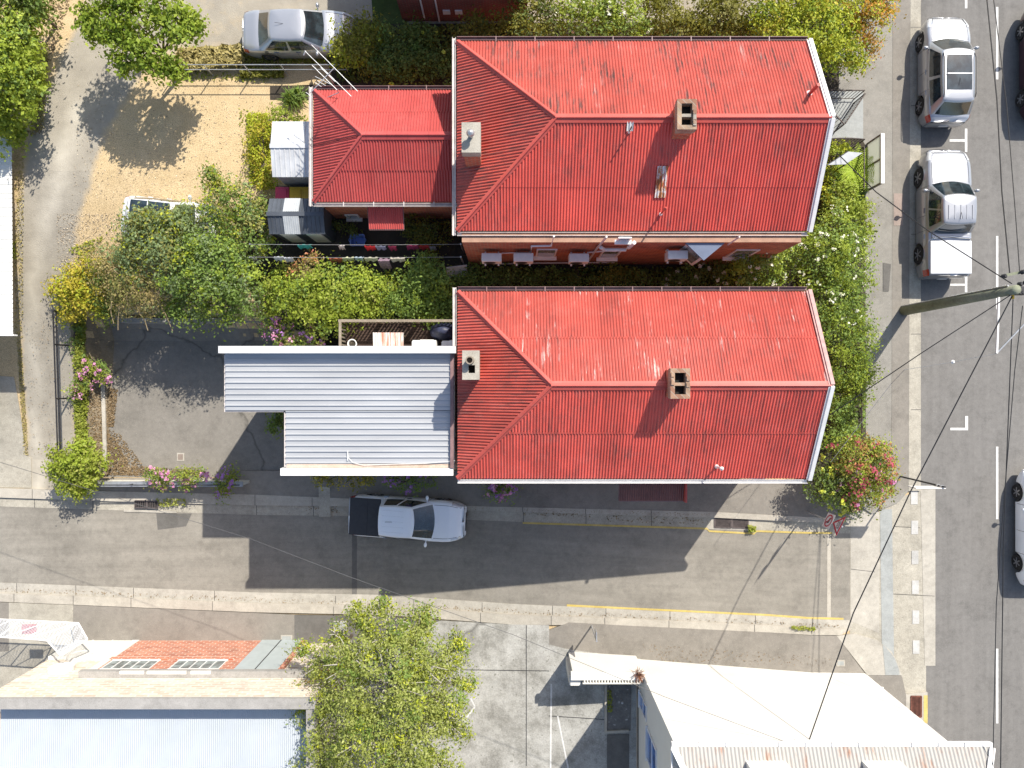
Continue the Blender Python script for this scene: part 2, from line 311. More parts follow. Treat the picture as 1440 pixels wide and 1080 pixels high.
# ------------------------------------------------------------------ object helpers
def tag(o, label=None, cat=None, group=None, kind=None):
    if label: o['label'] = label
    if cat: o['category'] = cat
    if group: o['group'] = group
    if kind: o['kind'] = kind
    return o
def thing(name, label, cat, loc, group=None, rot=None):
    o = bpy.data.objects.new(name, None); COL.objects.link(o); o.empty_display_size = .2
    o.location = loc
    if rot: o.rotation_euler = rot
    return tag(o, label, cat, group)
def top(o):
    while o.parent: o = o.parent
    return o
class MB:
    def __init__(s): s.v = []; s.f = []
    def add(s, vs, fs):
        n = len(s.v); s.v += [tuple(v) for v in vs]; s.f += [tuple(i+n for i in f) for f in fs]; return s
    def box(s, x0, x1, y0, y1, z0, z1):
        return s.add([(x0,y0,z0),(x1,y0,z0),(x1,y1,z0),(x0,y1,z0),(x0,y0,z1),(x1,y0,z1),(x1,y1,z1),(x0,y1,z1)],
                     [(3,2,1,0),(4,5,6,7),(0,1,5,4),(1,2,6,5),(2,3,7,6),(3,0,4,7)])
    def beam(s, a, b, w, h, up=(0,0,1)):
        a = Vector(a); b = Vector(b); d = (b-a).normalized(); u = Vector(up)
        if abs(d.dot(u)) > .98: u = Vector((0,1,0))
        r = d.cross(u).normalized()*(w/2); u = r.cross(d).normalized()*(h/2)
        vs = [p+i*r+j*u for p in (a, b) for i, j in ((-1,-1),(1,-1),(1,1),(-1,1))]
        return s.add(vs, [(0,1,2,3),(7,6,5,4),(0,4,5,1),(1,5,6,2),(2,6,7,3),(3,7,4,0)])
    def tube(s, pts, r, n=6, cap=True):
        pts = [Vector(p) for p in pts]; rings = []
        rr = r if isinstance(r, (list, tuple)) else [r]*len(pts)
        for i, p in enumerate(pts):
            d = (pts[min(i+1, len(pts)-1)]-pts[max(i-1, 0)]).normalized()
            u = Vector((0,0,1)) if abs(d.z) < .95 else Vector((1,0,0))
            a = d.cross(u).normalized(); b = a.cross(d)
            rings.append([p+rr[i]*(a*math.cos(k*2*math.pi/n)+b*math.sin(k*2*math.pi/n)) for k in range(n)])
        vs = [q for rg in rings for q in rg]; fs = []
        for i in range(len(pts)-1):
            for k in range(n): fs.append((i*n+k, i*n+(k+1)%n, (i+1)*n+(k+1)%n, (i+1)*n+k))
        if cap: fs += [tuple(range(n))[::-1], tuple((len(pts)-1)*n+k for k in range(n))]
        return s.add(vs, fs)
    def poly(s, pts): return s.add(pts, [tuple(range(len(pts)))])
    def prism(s, poly, z0, z1):
        n = len(poly); zf = z0 if callable(z0) else (lambda x, y: z0); zt = z1 if callable(z1) else (lambda x, y: z1)
        vs = [(x, y, zf(x, y)) for x, y in poly]+[(x, y, zt(x, y)) for x, y in poly]
        return s.add(vs, [tuple(range(n))[::-1], tuple(range(n, 2*n))]+[(i, (i+1)%n, n+(i+1)%n, n+i) for i in range(n)])
    def lathe(s, c, prof, n=16, axis='z'):
        vs = []; c = Vector(c)
        for r, h in prof:
            for k in range(n):
                a = 2*math.pi*k/n
                q = Vector((r*math.cos(a), r*math.sin(a), h))
                if axis == 'y': q = Vector((q.x, q.z, q.y))
                vs.append(c+q)
        fs = [(i*n+k, i*n+(k+1)%n, (i+1)*n+(k+1)%n, (i+1)*n+k) for i in range(len(prof)-1) for k in range(n)]
        fs += [tuple(range(n))[::-1], tuple((len(prof)-1)*n+k for k in range(n))]
        return s.add(vs, fs)
    def corr(s, pts, e, wl=.085, amp=.013, kind='sine', skew=0):
        """corrugated sheet filling the convex planar polygon pts; ribs run up the slope, across direction e"""
        pts = [Vector(p) for p in pts]; e = Vector(e).normalized()
        nrm = (pts[1]-pts[0]).cross(pts[2]-pts[0]).normalized()
        if nrm.z < 0: nrm = -nrm
        sv = nrm.cross(e).normalized(); o = pts[0]
        q = [((p-o).dot(e), (p-o).dot(sv)) for p in pts]
        u0 = min(a for a, b in q); u1 = max(a for a, b in q)
        if kind == 'sine':
            n = max(2, int((u1-u0)/wl*6)); us = [u0+(u1-u0)*i/n for i in range(n+1)]; hs = [amp*math.cos(2*math.pi*u/wl) for u in us]
        else:
            us = []; hs = []; k = u0
            while k < u1:
                for fr, h in ((0, 0), (.70, 0), (.78, 1), (.92, 1), (.998, 0)):
                    if k+fr*wl < u1: us.append(k+fr*wl); hs.append(h*amp)
                k += wl
            us.append(u1); hs.append(0)
        row = []
        for u, h in zip(us, hs):
            uu = min(max(u, u0+1e-5), u1-1e-5); vs = []
            for i in range(len(q)):
                (a, b), (c, d) = q[i], q[(i+1)%len(q)]
                if (a-uu)*(c-uu) < 0: vs.append(b+(d-b)*(uu-a)/(c-a))
            if len(vs) < 2: row.append(None); continue
            row.append((o+e*u+sv*min(vs)+nrm*h, o+e*u+sv*max(vs)+nrm*h))
        for a, b in zip(row, row[1:]):
            if a and b: s.add([a[0], b[0], b[1], a[1]], [(0,1,2,3)])
        return s
    def build(s, name, mat, parent=None, loc=None, local=False, smooth=False, bevel=0):
        me = bpy.data.meshes.new(name)
        o = bpy.data.objects.new(name, me); COL.objects.link(o)
        off = Vector((0,0,0))
        if parent is not None:
            o.parent = parent
            if not local: off = Vector(top(parent).location)
        elif loc is not None: off = Vector(loc); o.location = loc
        me.from_pydata([(x-off.x, y-off.y, z-off.z) for x, y, z in s.v] if off.length else s.v, [], s.f)
        me.update()
        if isinstance(mat, str): mat = M[mat]
        me.materials.append(mat)
        if smooth: me.polygons.foreach_set('use_smooth', [True]*len(me.polygons))
        if bevel:
            b = o.modifiers.new('bevel', 'BEVEL'); b.width = bevel; b.segments = 2; b.limit_method = 'ANGLE'
        return o
def copy_tree(o, parent=None):
    c = o.copy(); COL.objects.link(c); c.parent = parent
    for ch in list(o.children): copy_tree(ch, c)
    return c
def quads_mesh(name, V, mat, parent=None, nper=4, loc=None):
    """V: (n, nper, 3) array of separate polygons"""
    me = bpy.data.meshes.new(name); n = len(V)
    off = np.array(top(parent).location) if parent is not None else (np.array(loc) if loc is not None else np.zeros(3))
    co = (V.reshape(-1, 3)-off).astype(np.float32)
    me.vertices.add(n*nper); me.vertices.foreach_set('co', co.ravel())
    me.loops.add(n*nper); me.loops.foreach_set('vertex_index', np.arange(n*nper, dtype=np.int32))
    me.polygons.add(n); me.polygons.foreach_set('loop_start', np.arange(0, n*nper, nper, dtype=np.int32))
    me.update(calc_edges=True); me.validate()
    me.materials.append(mat)
    o = bpy.data.objects.new(name, me); COL.objects.link(o)
    if parent is not None: o.parent = parent
    elif loc is not None: o.location = loc
    return o
def drape(name, pxpoly, off, mat, skirt=0.0, world=False, kind='structure'):
    """sheet that follows the terrain; corners given as photo pixels on the ground"""
    pts = [Vector(p) for p in pxpoly] if world else [G(*p) for p in pxpoly]
    bm = bmesh.new(); vs = [bm.verts.new((p.x, p.y, 0)) for p in pts]; bm.faces.new(vs)
    xs = [p.x for p in pts]; ys = [p.y for p in pts]
    def cut(a, b, no, k):
        t = math.ceil(a/k)*k
        while t < b:
            co = (t, 0, 0) if no[0] else (0, t, 0)
            bmesh.ops.bisect_plane(bm, geom=bm.verts[:]+bm.edges[:]+bm.faces[:], dist=1e-6, plane_co=co, plane_no=no); t += k
    cut(max(min(xs), -30), min(max(xs), 30), (1,0,0), .5)
    if max(ys)-min(ys) > .8: cut(max(min(ys), -26), min(max(ys), 26), (0,1,0), .5)
    for v in bm.verts: v.co.z = zg(v.co.x, v.co.y)+off
    bm.normal_update()
    for f in bm.faces:
        if f.normal.z < 0: f.normal_flip()
    if skirt:
        be = [e for e in bm.edges if e.is_boundary]
        r = bmesh.ops.extrude_edge_only(bm, edges=be)
        for g in r['geom']:
            if isinstance(g, bmesh.types.BMVert): g.co.z -= skirt
    me = bpy.data.meshes.new(name); bm.to_mesh(me); bm.free()
    me.materials.append(M[mat] if isinstance(mat, str) else mat)
    o = bpy.data.objects.new(name, me); COL.objects.link(o)
    if kind: o['kind'] = kind
    return o

# ------------------------------------------------------------------ world, sun, camera
w = bpy.data.worlds.new('World'); SC.world = w; w.use_nodes = True
nt = w.node_tree; bg = nt.nodes['Background']
sky = nt.nodes.new('ShaderNodeTexSky'); sky.sky_type = 'NISHITA'; sky.sun_disc = False
el = math.atan2(1, math.hypot(SX, SY)); az = math.atan2(-SX, -SY)
sky.sun_elevation = el; sky.sun_rotation = az; sky.air_density = 1.0; sky.dust_density = 1.6
nt.links.new(sky.outputs[0], bg.inputs['Color']); bg.inputs['Strength'].default_value = .125
sl = bpy.data.lights.new('sun', 'SUN'); sl.energy = 4.6; sl.angle = math.radians(.5); sl.color = (1, .94, .845)
so = bpy.data.objects.new('sun', sl); COL.objects.link(so)
so.rotation_euler = Vector((SX, SY, -1)).to_track_quat('-Z', 'Y').to_euler(); so.location = (20, 30, 40)
cam = bpy.data.cameras.new('camera'); co = bpy.data.objects.new('camera', cam); COL.objects.link(co)
co.location = (0, 0, H); co.rotation_euler = (0, 0, 0); cam.sensor_width = 36; cam.lens = 25.0; cam.clip_end = 6000
SC.camera = co
SC.view_settings.view_transform = 'Standard'; SC.view_settings.look = 'None'; SC.view_settings.exposure = .63; SC.view_settings.gamma = 1
SC.cycles.max_bounces = 6; SC.cycles.transparent_max_bounces = 8

# ------------------------------------------------------------------ ground
def axis(a, b, st):
    core = [a+st*i for i in range(int(round((b-a)/st))+1)]
    ext = [3, 8, 20, 60, 200, 600, 2500]
    return [a-e for e in ext[::-1]]+core+[b+e for e in ext]
AX = axis(-30, 30, .5); AY = axis(-26, 26, .5)
DRIVE = [(210,-60,62),(165,50,55),(120,130,50),(88,210,48),(68,300,42),(60,400,36),(66,500,34),(72,600,34),(66,720,34)]
def seg_d(px, py, pl):
    best = 1e9
    for (x0,y0,w0),(x1,y1,w1) in zip(pl, pl[1:]):
        dx, dy = x1-x0, y1-y0; t = min(1, max(0, ((px-x0)*dx+(py-y0)*dy)/(dx*dx+dy*dy)))
        d = math.hypot(px-x0-t*dx, py-y0-t*dy)/(w0+t*(w1-w0)); best = min(best, d)
    return best
gm = MB(); mask = []; streak = []
for y in AY:
    for x in AX:
        z = zg(x, y); gm.v.append((x, y, z))
        d = (H-z)/F; px = CX+x/d; py = CY-y/d
        k = 1-sst(.75, 1.35, seg_d(px, py, DRIVE))
        if py < 95 and px > 180: k = max(k, .75*sst(120, 60, py) if False else .75*(1-sst(60, 105, py)))
        mask.append(k)
        s = (1-sst(.15, .75, seg_d(px, py, [(112,150,26),(82,250,24),(58,330,20),(44,400,16),(48,520,16),(55,690,16)])))
        streak.append(s)
n = len(AX)
gm.f = [(j*n+i, j*n+i+1, (j+1)*n+i+1, (j+1)*n+i) for j in range(len(AY)-1) for i in range(n-1)]
m, nt, b = newmat('ground_gravel_drive')
v = coords(nt)
def attr(nm):
    a = N(nt, 'ShaderNodeAttribute'); a.attribute_name = nm; return a.outputs['Fac']
fine = noise(nt, v, 24, 3, .7); mid = noise(nt, v, 1.4, 6, .7)
tan = ramp(nt, mid, [(.3, (.56, .42, .235)), (.7, (.68, .525, .315))])
tan = mix(nt, .8, tan, ramp(nt, fine, [(.34, .42), (.6, 1.0)]), 'MULTIPLY')
gry = ramp(nt, mid, [(.3, (.31, .28, .23)), (.7, (.41, .372, .305))])
gry = mix(nt, .45, gry, ramp(nt, noise(nt, v, 45, 2, .7), [(.35, .6), (.65, 1.0)]), 'MULTIPLY')
mk = N(nt, 'ShaderNodeMath', operation='ADD'); nt.links.new(attr('drive'), mk.inputs[0])
ns = N(nt, 'ShaderNodeMath', operation='MULTIPLY_ADD'); nt.links.new(noise(nt, v, .9, 6, .75), ns.inputs[0]); ns.inputs[1].default_value = 1.0; ns.inputs[2].default_value = -.5
nt.links.new(ns.outputs[0], mk.inputs[1])
col = mix(nt, ramp(nt, mk.outputs[0], [(.3, 0.0), (.75, 1.0)]), tan, gry)
m2 = N(nt, 'ShaderNodeMath', operation='MULTIPLY'); nt.links.new(attr('streak'), m2.inputs[0]); nt.links.new(ramp(nt, noise(nt, v, .8, 5, .7), [(.3, .2), (.65, .9)]), m2.inputs[1])
col = mix(nt, m2.outputs[0], col, (.52, .48, .40))
nt.links.new(col, b.inputs['Base Color']); b.inputs['Roughness'].default_value = .95; b.inputs['Specular IOR Level'].default_value = .15
bump(nt, b, fine, .6, .03)
go = gm.build('ground', m); go['kind'] = 'structure'
for nm, arr in (('drive', mask), ('streak', streak)):
    at = go.data.attributes.new(nm, 'FLOAT', 'POINT'); at.data.foreach_set('value', arr)

# lane, kerbs, footpaths ------------------------------------------------
UPo = [(-120,708),(0,712),(180,718),(360,724),(660,731),(1000,744),(1195,750)]
UPl = [(-120,696),(0,699),(180,705),(360,710),(660,717),(1000,727),(1195,735)]
UPi = [(-120,684),(0,686),(180,691),(360,695),(660,711),(1000,719),(1195,728)]
LOo = [(-120,815),(0,819),(360,833),(720,849),(890,857),(1080,866),(1195,872)]
LOl = [(-120,829),(0,833),(360,847),(720,863),(890,869),(1080,878),(1195,884)]
LOi = [(-120,841),(0,845),(360,860),(720,877),(890,879),(1080,888),(1180,892)]
drape('lane', UPo+LOo[::-1], .012, 'asphalt_lane')
drape('gutter', UPl+UPo[::-1], .02, 'concrete_rough', .03)
drape('kerb', UPi+UPl[::-1], .13, 'concrete_kerb', .14)
drape('gutter', LOo+LOl[::-1], .02, 'concrete', .03)
drape('kerb', LOl+LOi[::-1], .11, 'concrete_kerb', .12)
drape('footpath', [(340,662),(660,662),(1170,676),(1195,728),(1000,719),(660,711),(360,695),(180,691),(120,688),(130,672),(340,672)], .12, 'asphalt_path', .1)
# concrete apron over the mouth of the lane
drape('apron', [(1195,722),(1293,690),(1315,690),(1315,936),(1302,936),(1302,1000),(1272,990),(1262,945),(1238,905),(1195,893)], .016, 'concrete_rough')
drape('drain_strip', [(1237,716),(1254,716),(1257,935),(1240,935)], .024, 'concrete_smooth')
drape('apron_edge', [(1294,688),(1315,688),(1315,936),(1300,936)], .024, 'concrete')
drape('apron_slab', [(1196,722),(1236,708),(1236,890),(1196,873)], .022, 'concrete')
# main road
drape('main_road', [(1293,-120),(1750,-120),(1750,1250),(1302,1250),(1302,936),(1315,936),(1315,690),(1293,690)], .008, 'asphalt_main')
drape('kerb', [(1279,-120),(1293,-120),(1293,690),(1276,690)], .10, 'concrete_rough', .12)
drape('footpath', [(1140,-120),(1279,-120),(1276,690),(1262,706),(1225,722),(1190,700),(1175,640),(1175,60)], .095, 'asphalt_foot', .1)
drape('footpath_band', [(1254,-120),(1278.5,-120),(1275.5,688),(1252,700)], .103, 'asphalt_path')
# lower side of the lane
drape('footpath', [(105,850),(360,861),(415,864),(415,925),(120,925),(105,905)], .115, 'asphalt_path', .1)
drape('driveway_crossing', [(15,846.5),(105,850),(105,935),(15,925)], .118, 'concrete_rough', .1)
drape('footpath', [(-120,842),(15,846.5),(15,1000),(-120,1000)], .115, 'asphalt_path', .1)
drape('concrete_apron_left', [(-120,925),(130,905),(130,1000),(-120,1000)], .13, 'concrete_rough', .1)
drape('footpath', [(415,864),(620,872),(620,935),(415,935)], .113, 'asphalt_patch', .1)
drape('concrete_yard', [(430,930),(620,872),(720,877),(772,878),(772,905),(800,912),(900,925),(900,1250),(430,1250)], .118, 'concrete_yard', .1)
drape('footpath', [(772,885),(800,874),(890,879),(1080,888),(1175,893),(1215,946),(900,940),(800,916),(772,905)], .116, 'asphalt_path', .1)
drape('footpath', [(1175,893),(1200,890),(1232,899),(1252,915),(1262,935),(1266,948),(1218,948)], .118, 'concrete', .1)
drape('drain_strip', [(1239,905),(1244,909),(1256,924),(1262,940),(1263,947.5),(1243,947.5)], .126, 'concrete_smooth')
drape('footpath', [(1215,948.5),(1266,948.5),(1272,975),(1272,1200),(1215,1200)], .117, 'asphalt_path', .1)
drape('kerb', [(1272,975),(1302,972),(1302,1200),(1272,1200)], .121, 'concrete', .1)
# car park and bed on the left
drape('car_park', [(146,445),(402,445),(402,671),(150,671)], .014, 'asphalt_lot')
drape('garden_bed', [(98,445),(146,445),(150,671),(104,671)], .016, 'dryweed')
drape('bed_edging', [(143,530),(148.5,530),(152,655),(147,655)], .12, 'concrete', .12)
drape('concrete_slab', [(-120,520),(20,530),(36,640),(44,644),(45,686),(-120,684)], .03, 'concrete_rough', .04)
# yards
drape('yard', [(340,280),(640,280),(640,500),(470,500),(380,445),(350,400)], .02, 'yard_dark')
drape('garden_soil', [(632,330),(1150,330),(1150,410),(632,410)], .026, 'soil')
drape('garden_soil', [(1120,-60),(1180,-60),(1178,135),(1215,205),(1216,620),(1190,700),(1120,690)], .104, 'soil', .1)
drape('garden_soil', [(440,20),(570,34),(1140,30),(1140,140),(380,140),(380,122),(470,118)], .024, 'soil')
drape('entry_path', [(1160,130),(1212,130),(1212,196),(1160,196)], .11, 'concrete_smooth')
drape('yard_grass', [(520,-40),(572,-40),(572,34),(525,34)], .03, gritty('shaded_lawn', (.05, .085, .018), (.08, .11, .03), 14, 1, .5))
# asphalt patches, joints and stains that belong to the surfaces
for pp in ([(220,722),(270,722),(262,740),(222,745)], [(495,724),(502,724),(502,836),(495,836)]):
    drape('road_patch', pp, .018, 'asphalt_patch')
drape('road_patch', [(1163,752),(1168,752),(1168,868),(1163,868)], .018, 'concrete_kerb')
drape('path_patch', [(449,684),(465,684),(466,726),(450,726)], .135, 'concrete_rough')
drape('path_patch', [(1255,273),(1268,273),(1268,318),(1255,318)], .112, gritty('pink_cover', (.38, .3, .26), (.42, .34, .29)))
drape('path_patch', [(1240,370),(1251,372),(1248,410),(1240,410)], .112, 'asphalt_patch')
# kerb joints
jm = MB()
def joint(a, b, off, w=.02):
    p, q = G(*a), G(*b); p.z = zg(p.x, p.y)+off; q.z = zg(q.x, q.y)+off
    jm.beam(p, q, w, .004)
def lerp_pl(pl, x):
    for (x0,y0),(x1,y1) in zip(pl, pl[1:]):
        if x0 <= x <= x1: return y0+(y1-y0)*(x-x0)/(x1-x0)
for x in (22, 105, 186, 300, 470, 580, 676, 775, 850, 940, 1060, 1140):
    joint((x, lerp_pl(LOl, x)), (x, lerp_pl(LOi, x)), .112); joint((x+2, lerp_pl(LOo, x)), (x+2, lerp_pl(LOl, x)), .022)
for x in (48, 130, 360, 440, 735, 823, 915):
    joint((x, lerp_pl(UPi, x)), (x, lerp_pl(UPl, x)), .132); joint((x+1, lerp_pl(UPl, x)), (x+1, lerp_pl(UPo, x)), .022)
for a, b in (((740,878),(740,1075)), ((620,940),(772,942)), ((772,1005),(850,1010))): joint(a, b, .121, .03)
for a, b in (((1196,800),(1230,804)), ((1256,740),(1293,742)), ((1256,835),(1314,838))): joint(a, b, .027, .014)
for y in (40, 150, 330, 470, 576): joint((1279, y), (1293, y), .103)
tag(jm.build('joint_lines', 'cartrim'), kind='structure')

# markings
def mark(pl, mat='roadpaint', off=.016, nm='road_marking'): drape(nm, pl, off, mat)
def mrect(x0, y0, x1, y1, mat='roadpaint', off=.016): mark([(x0,y0),(x1,y0),(x1,y1),(x0,y1)], mat, off)
for y0, y1 in ((10,112), (332,435), (628,730), (912,1017)): mrect(1400.3, y0, 1403.6, y1)
mrect(1356.5, -20, 1360, 12); mrect(1356.5, 181, 1360, 214); mrect(1335, 196, 1356.5, 199.5)
mrect(1356.5, 388, 1360, 411); mrect(1335.5, 399, 1356.5, 402); mrect(1357, 585, 1361, 605); mrect(1336, 601.5, 1357, 605)
for i in range(6): mrect(1280.5+i*.5, 690+i*42, 1290+i*.5, 709+i*42, 'wornpaint', .032)
ye = [(735,736.5),(980,744),(994,744.5),(997,748),(1060,751.5),(1064,748),(1170,750.5)]
mark(ye+[(x, y-2.6) for x, y in ye[::-1]], 'yellowpaint', .03)
mark([(797,849.6),(890,854.3),(1080,863.3),(1186,868.6),(1186,871.4),(1080,866.2),(890,857.3),(797,852.6)], 'yellowpaint', .02)
mrect(1296.5, 976, 1302, 1015, 'yellowpaint', .128)
for a, b in (((775,960),(774,1085)), ((668,992),(640,1030)), ((662,980),(668,992)), ((622,1062),(640,1085)), ((784,1005),(800,1085))):
    p, q = G(*a), G(*b); d = (q-p).normalized(); s = Vector((-d.y, d.x, 0))*.035
    drape('yard_marking', [p+s, q+s, q-s, p-s], .124, 'roadpaint', world=True)

# pits, grates and covers
def grate(x0, y0, x1, y1, off, label, colour='steel_dark', bars=14, along='x', lift=.0):
    p = G((x0+x1)/2, (y0+y1)/2, off); r = thing('drain_grate', label, 'drain', p)
    a, b = G(x0, y1, off), G(x1, y0, off); z = p.z
    s = (b.z-a.z)/(b.x-a.x) if b.x != a.x else 0
    zz = lambda x: zg(x, p.y)+off
    f = MB()
    for (xa, ya), (xb, yb) in (((a.x,a.y),(b.x,a.y)), ((b.x,a.y),(b.x,b.y)), ((b.x,b.y),(a.x,b.y)), ((a.x,b.y),(a.x,a.y))):
        f.beam((xa,ya,zz(xa)+.012), (xb,yb,zz(xb)+.012), .05, .03)
    f.build('frame', colour, r)
    MB().poly([(a.x,a.y,zz(a.x)+.004),(b.x,a.y,zz(b.x)+.004),(b.x,b.y,zz(b.x)+.004),(a.x,b.y,zz(a.x)+.004)]).build('pit', 'black', r)  # flat black sheet, shade below the bars put into its colour
    g = MB()
    for i in range(1, bars):
        t = i/bars
        if along == 'x':
            y = a.y+(b.y-a.y)*t; g.beam((a.x,y,zz(a.x)+.012), (b.x,y,zz(b.x)+.012), .025, .02)
        else:
            x = a.x+(b.x-a.x)*t; g.beam((x,a.y,zz(x)+.012), (x,b.y,zz(x)+.012), .025, .02)
    g.build('bars', colour, r); return r
M['rustiron'] = plain('rusted_iron', (.16, .06, .04), .8, .2, .2, 8)
M['iron'] = plain('cast_iron', (.11, .09, .085), .7, .3, .2, 8)
grate(1005, 728.5, 1028, 741.5, .03, 'left half of twin kerb drain grate beside the yellow line below the red awning', 'iron', 9)
grate(1030, 728.5, 1052, 742, .03, 'right half of twin kerb drain grate, nearer the corner signs', 'iron', 9)
grate(190, 704, 206, 714, .135, 'dark drain opening in kerb below pink flowers, its left grate', 'iron', 6, 'y')
grate(207.5, 704.5, 222, 714.5, .135, 'dark drain opening in kerb below pink flowers, its right grate', 'iron', 6, 'y')
grate(1281, 979, 1295.5, 1008, .125, 'rusty brown drain grate with yellow edge at bottom right kerb', 'rustiron', 8, 'y')
drape('drain_surround', [(175,716),(249,718.5),(249,721.5),(175,719.5)], .05, 'concrete', .04)
drape('drain_surround', [(998,744),(1000,727),(1062,729),(1062,746)], .026, 'concrete')
def cover(x0, y0, x1, y1, off, label, mat='concrete_smooth'):
    p = G((x0+x1)/2, (y0+y1)/2, off); r = thing('pit_cover', label, 'manhole cover', p)
    a, b = G(x0, y1, off), G(x1, y0, off)
    zz = lambda x: zg(x, p.y)+off
    MB().prism([(a.x,a.y),(b.x,a.y),(b.x,b.y),(a.x,b.y)], lambda x, y: zz(x)-.02, lambda x, y: zz(x)+.014).build('frame', 'concrete', r)
    k = .05
    MB().prism([(a.x+k,a.y+k),(b.x-k,a.y+k),(b.x-k,b.y-k),(a.x+k,b.y-k)], lambda x, y: zz(x)+.0, lambda x, y: zz(x)+.022).build('lid', mat, r)
cover(249, 637, 259, 648, .02, 'small square pit lid with pale rim in the car park', gritty('pinkish_lid', (.3, .24, .2), (.34, .28, .24)))
cover(395, 893, 411, 903, .12, 'pale rectangular pit lid on lower footpath left of the leafy tree')
cover(469, 873, 488, 887, .12, 'pale square pit lid at footpath under the leafy tree edge')
cover(1176, 928, 1188, 937, .122, 'bluish pit lid beside the tall white wall corner')

# ------------------------------------------------------------------ red roofed houses
EZ, RZ = 4.8, 6.6                      # eave and ridge heights
def split_face(pts, axis_pt, frac):
    return pts
def hip_gable_roof(root, x0, x1, xa, y0, y1, yr, ez, rz, mats, wl=.105, amp=.019, lap=.5, gable=True, xr=None):
    """hip at the west end (apex xa), gable at the east end x1; corrugated sheets, ridge and hip caps, gutters"""
    xr = x1 if xr is None else xr
    roof = None
    def face(pts, e, mat, nm='roof'):
        nonlocal roof
        o = MB().corr(pts, e, wl, amp).build(nm, mat, root if roof is None else roof, smooth=True)
        return o
    A, B_, C_, D_ = Vector((x0,y0,ez)), Vector((x1,y0,ez)), Vector((x1,y1,ez)), Vector((x0,y1,ez))
    R0, R1 = Vector((xa,yr,rz)), Vector((xr,yr,rz))
    roof = MB()
    # inner deck below the sheets
    o = Vector((0,0,-.06))
    roof.add([A+o,B_+o,C_+o,D_+o,R0+o,R1+o], [(0,1,5,4),(2,3,4,5),(3,0,4),(1,2,5),(3,2,1,0)])
    roof = roof.build('roof', mats[4], root)
    up = Vector((0,0,.012))
    def laps(lo0, lo1, hi1, hi0, e, mat, k):
        m0 = lo0.lerp(hi0, k); m1 = lo1.lerp(hi1, k)
        ov0 = lo0.lerp(hi0, k-.02); ov1 = lo1.lerp(hi1, k-.02)
        face([lo0, lo1, m1, m0], e, mat, 'roof_sheet'); face([ov0+up, ov1+up, hi1+up, hi0+up], e, mat, 'roof_sheet')
    laps(A, B_, R1, R0, (1,0,0), mats[1], lap)
    laps(D_, C_, R1, R0, (1,0,0), mats[0], lap)
    face([A, R0, D_], (0,1,0), mats[2], 'roof_sheet')
    caps = MB()
    def cap(p, q, w=.13):
        d = (q-p).normalized(); s = Vector((-d.y, d.x, 0)).normalized()
        ph = Vector((0,0,.045)); 
        slope_drop = .052*w/.1
        vs = [p+ph, q+ph]
        for sg in (1, -1):
            a, b = p+s*sg*w, q+s*sg*w
            a = a+Vector((0,0,.03-slope_drop*.8)); b = b+Vector((0,0,.03-slope_drop*.8))
            caps.add([p+ph, q+ph, b, a], [(0,1,2,3)])
            caps.add([a, b, b-Vector((0,0,.03)), a-Vector((0,0,.03))], [(0,1,2,3)])
        caps.tube([p+Vector((0,0,.055)), q+Vector((0,0,.055))], .03, 8)
    cap(R0-Vector((.05,0,0)), R1, .15); cap(A, R0, .10); cap(D_, R0, .10)
    caps.build('ridge_cap', mats[3], roof, smooth=False)
    return roof
def walls(root, x0, x1, y0, y1, z0, z1, mat='brick', nm='wall'):
    return MB().prism([(x0,y0),(x1,y0),(x1,y1),(x0,y1)], z0, z1).build(nm, mat, root)
def gutter_line(mb, a, b, out):
    a, b, o = Vector(a), Vector(b), Vector(out)
    z = Vector((0,0,1))
    mb.beam(a+o*.05-z*.06, b+o*.05-z*.06, .012, .1); mb.beam(a+o*.11-z*.11, b+o*.11-z*.11, .11, .012); mb.beam(a+o*.165-z*.055, b+o*.165-z*.055, .014, .11)
def straps(mb, a, b, out, step=1.1):
    a, b, o = Vector(a), Vector(b), Vector(out); n = int((b-a).length/step)
    for i in range(1, n):
        p = a.lerp(b, i/n); mb.beam(p+o*.0, p+o*.18, .035, .012)
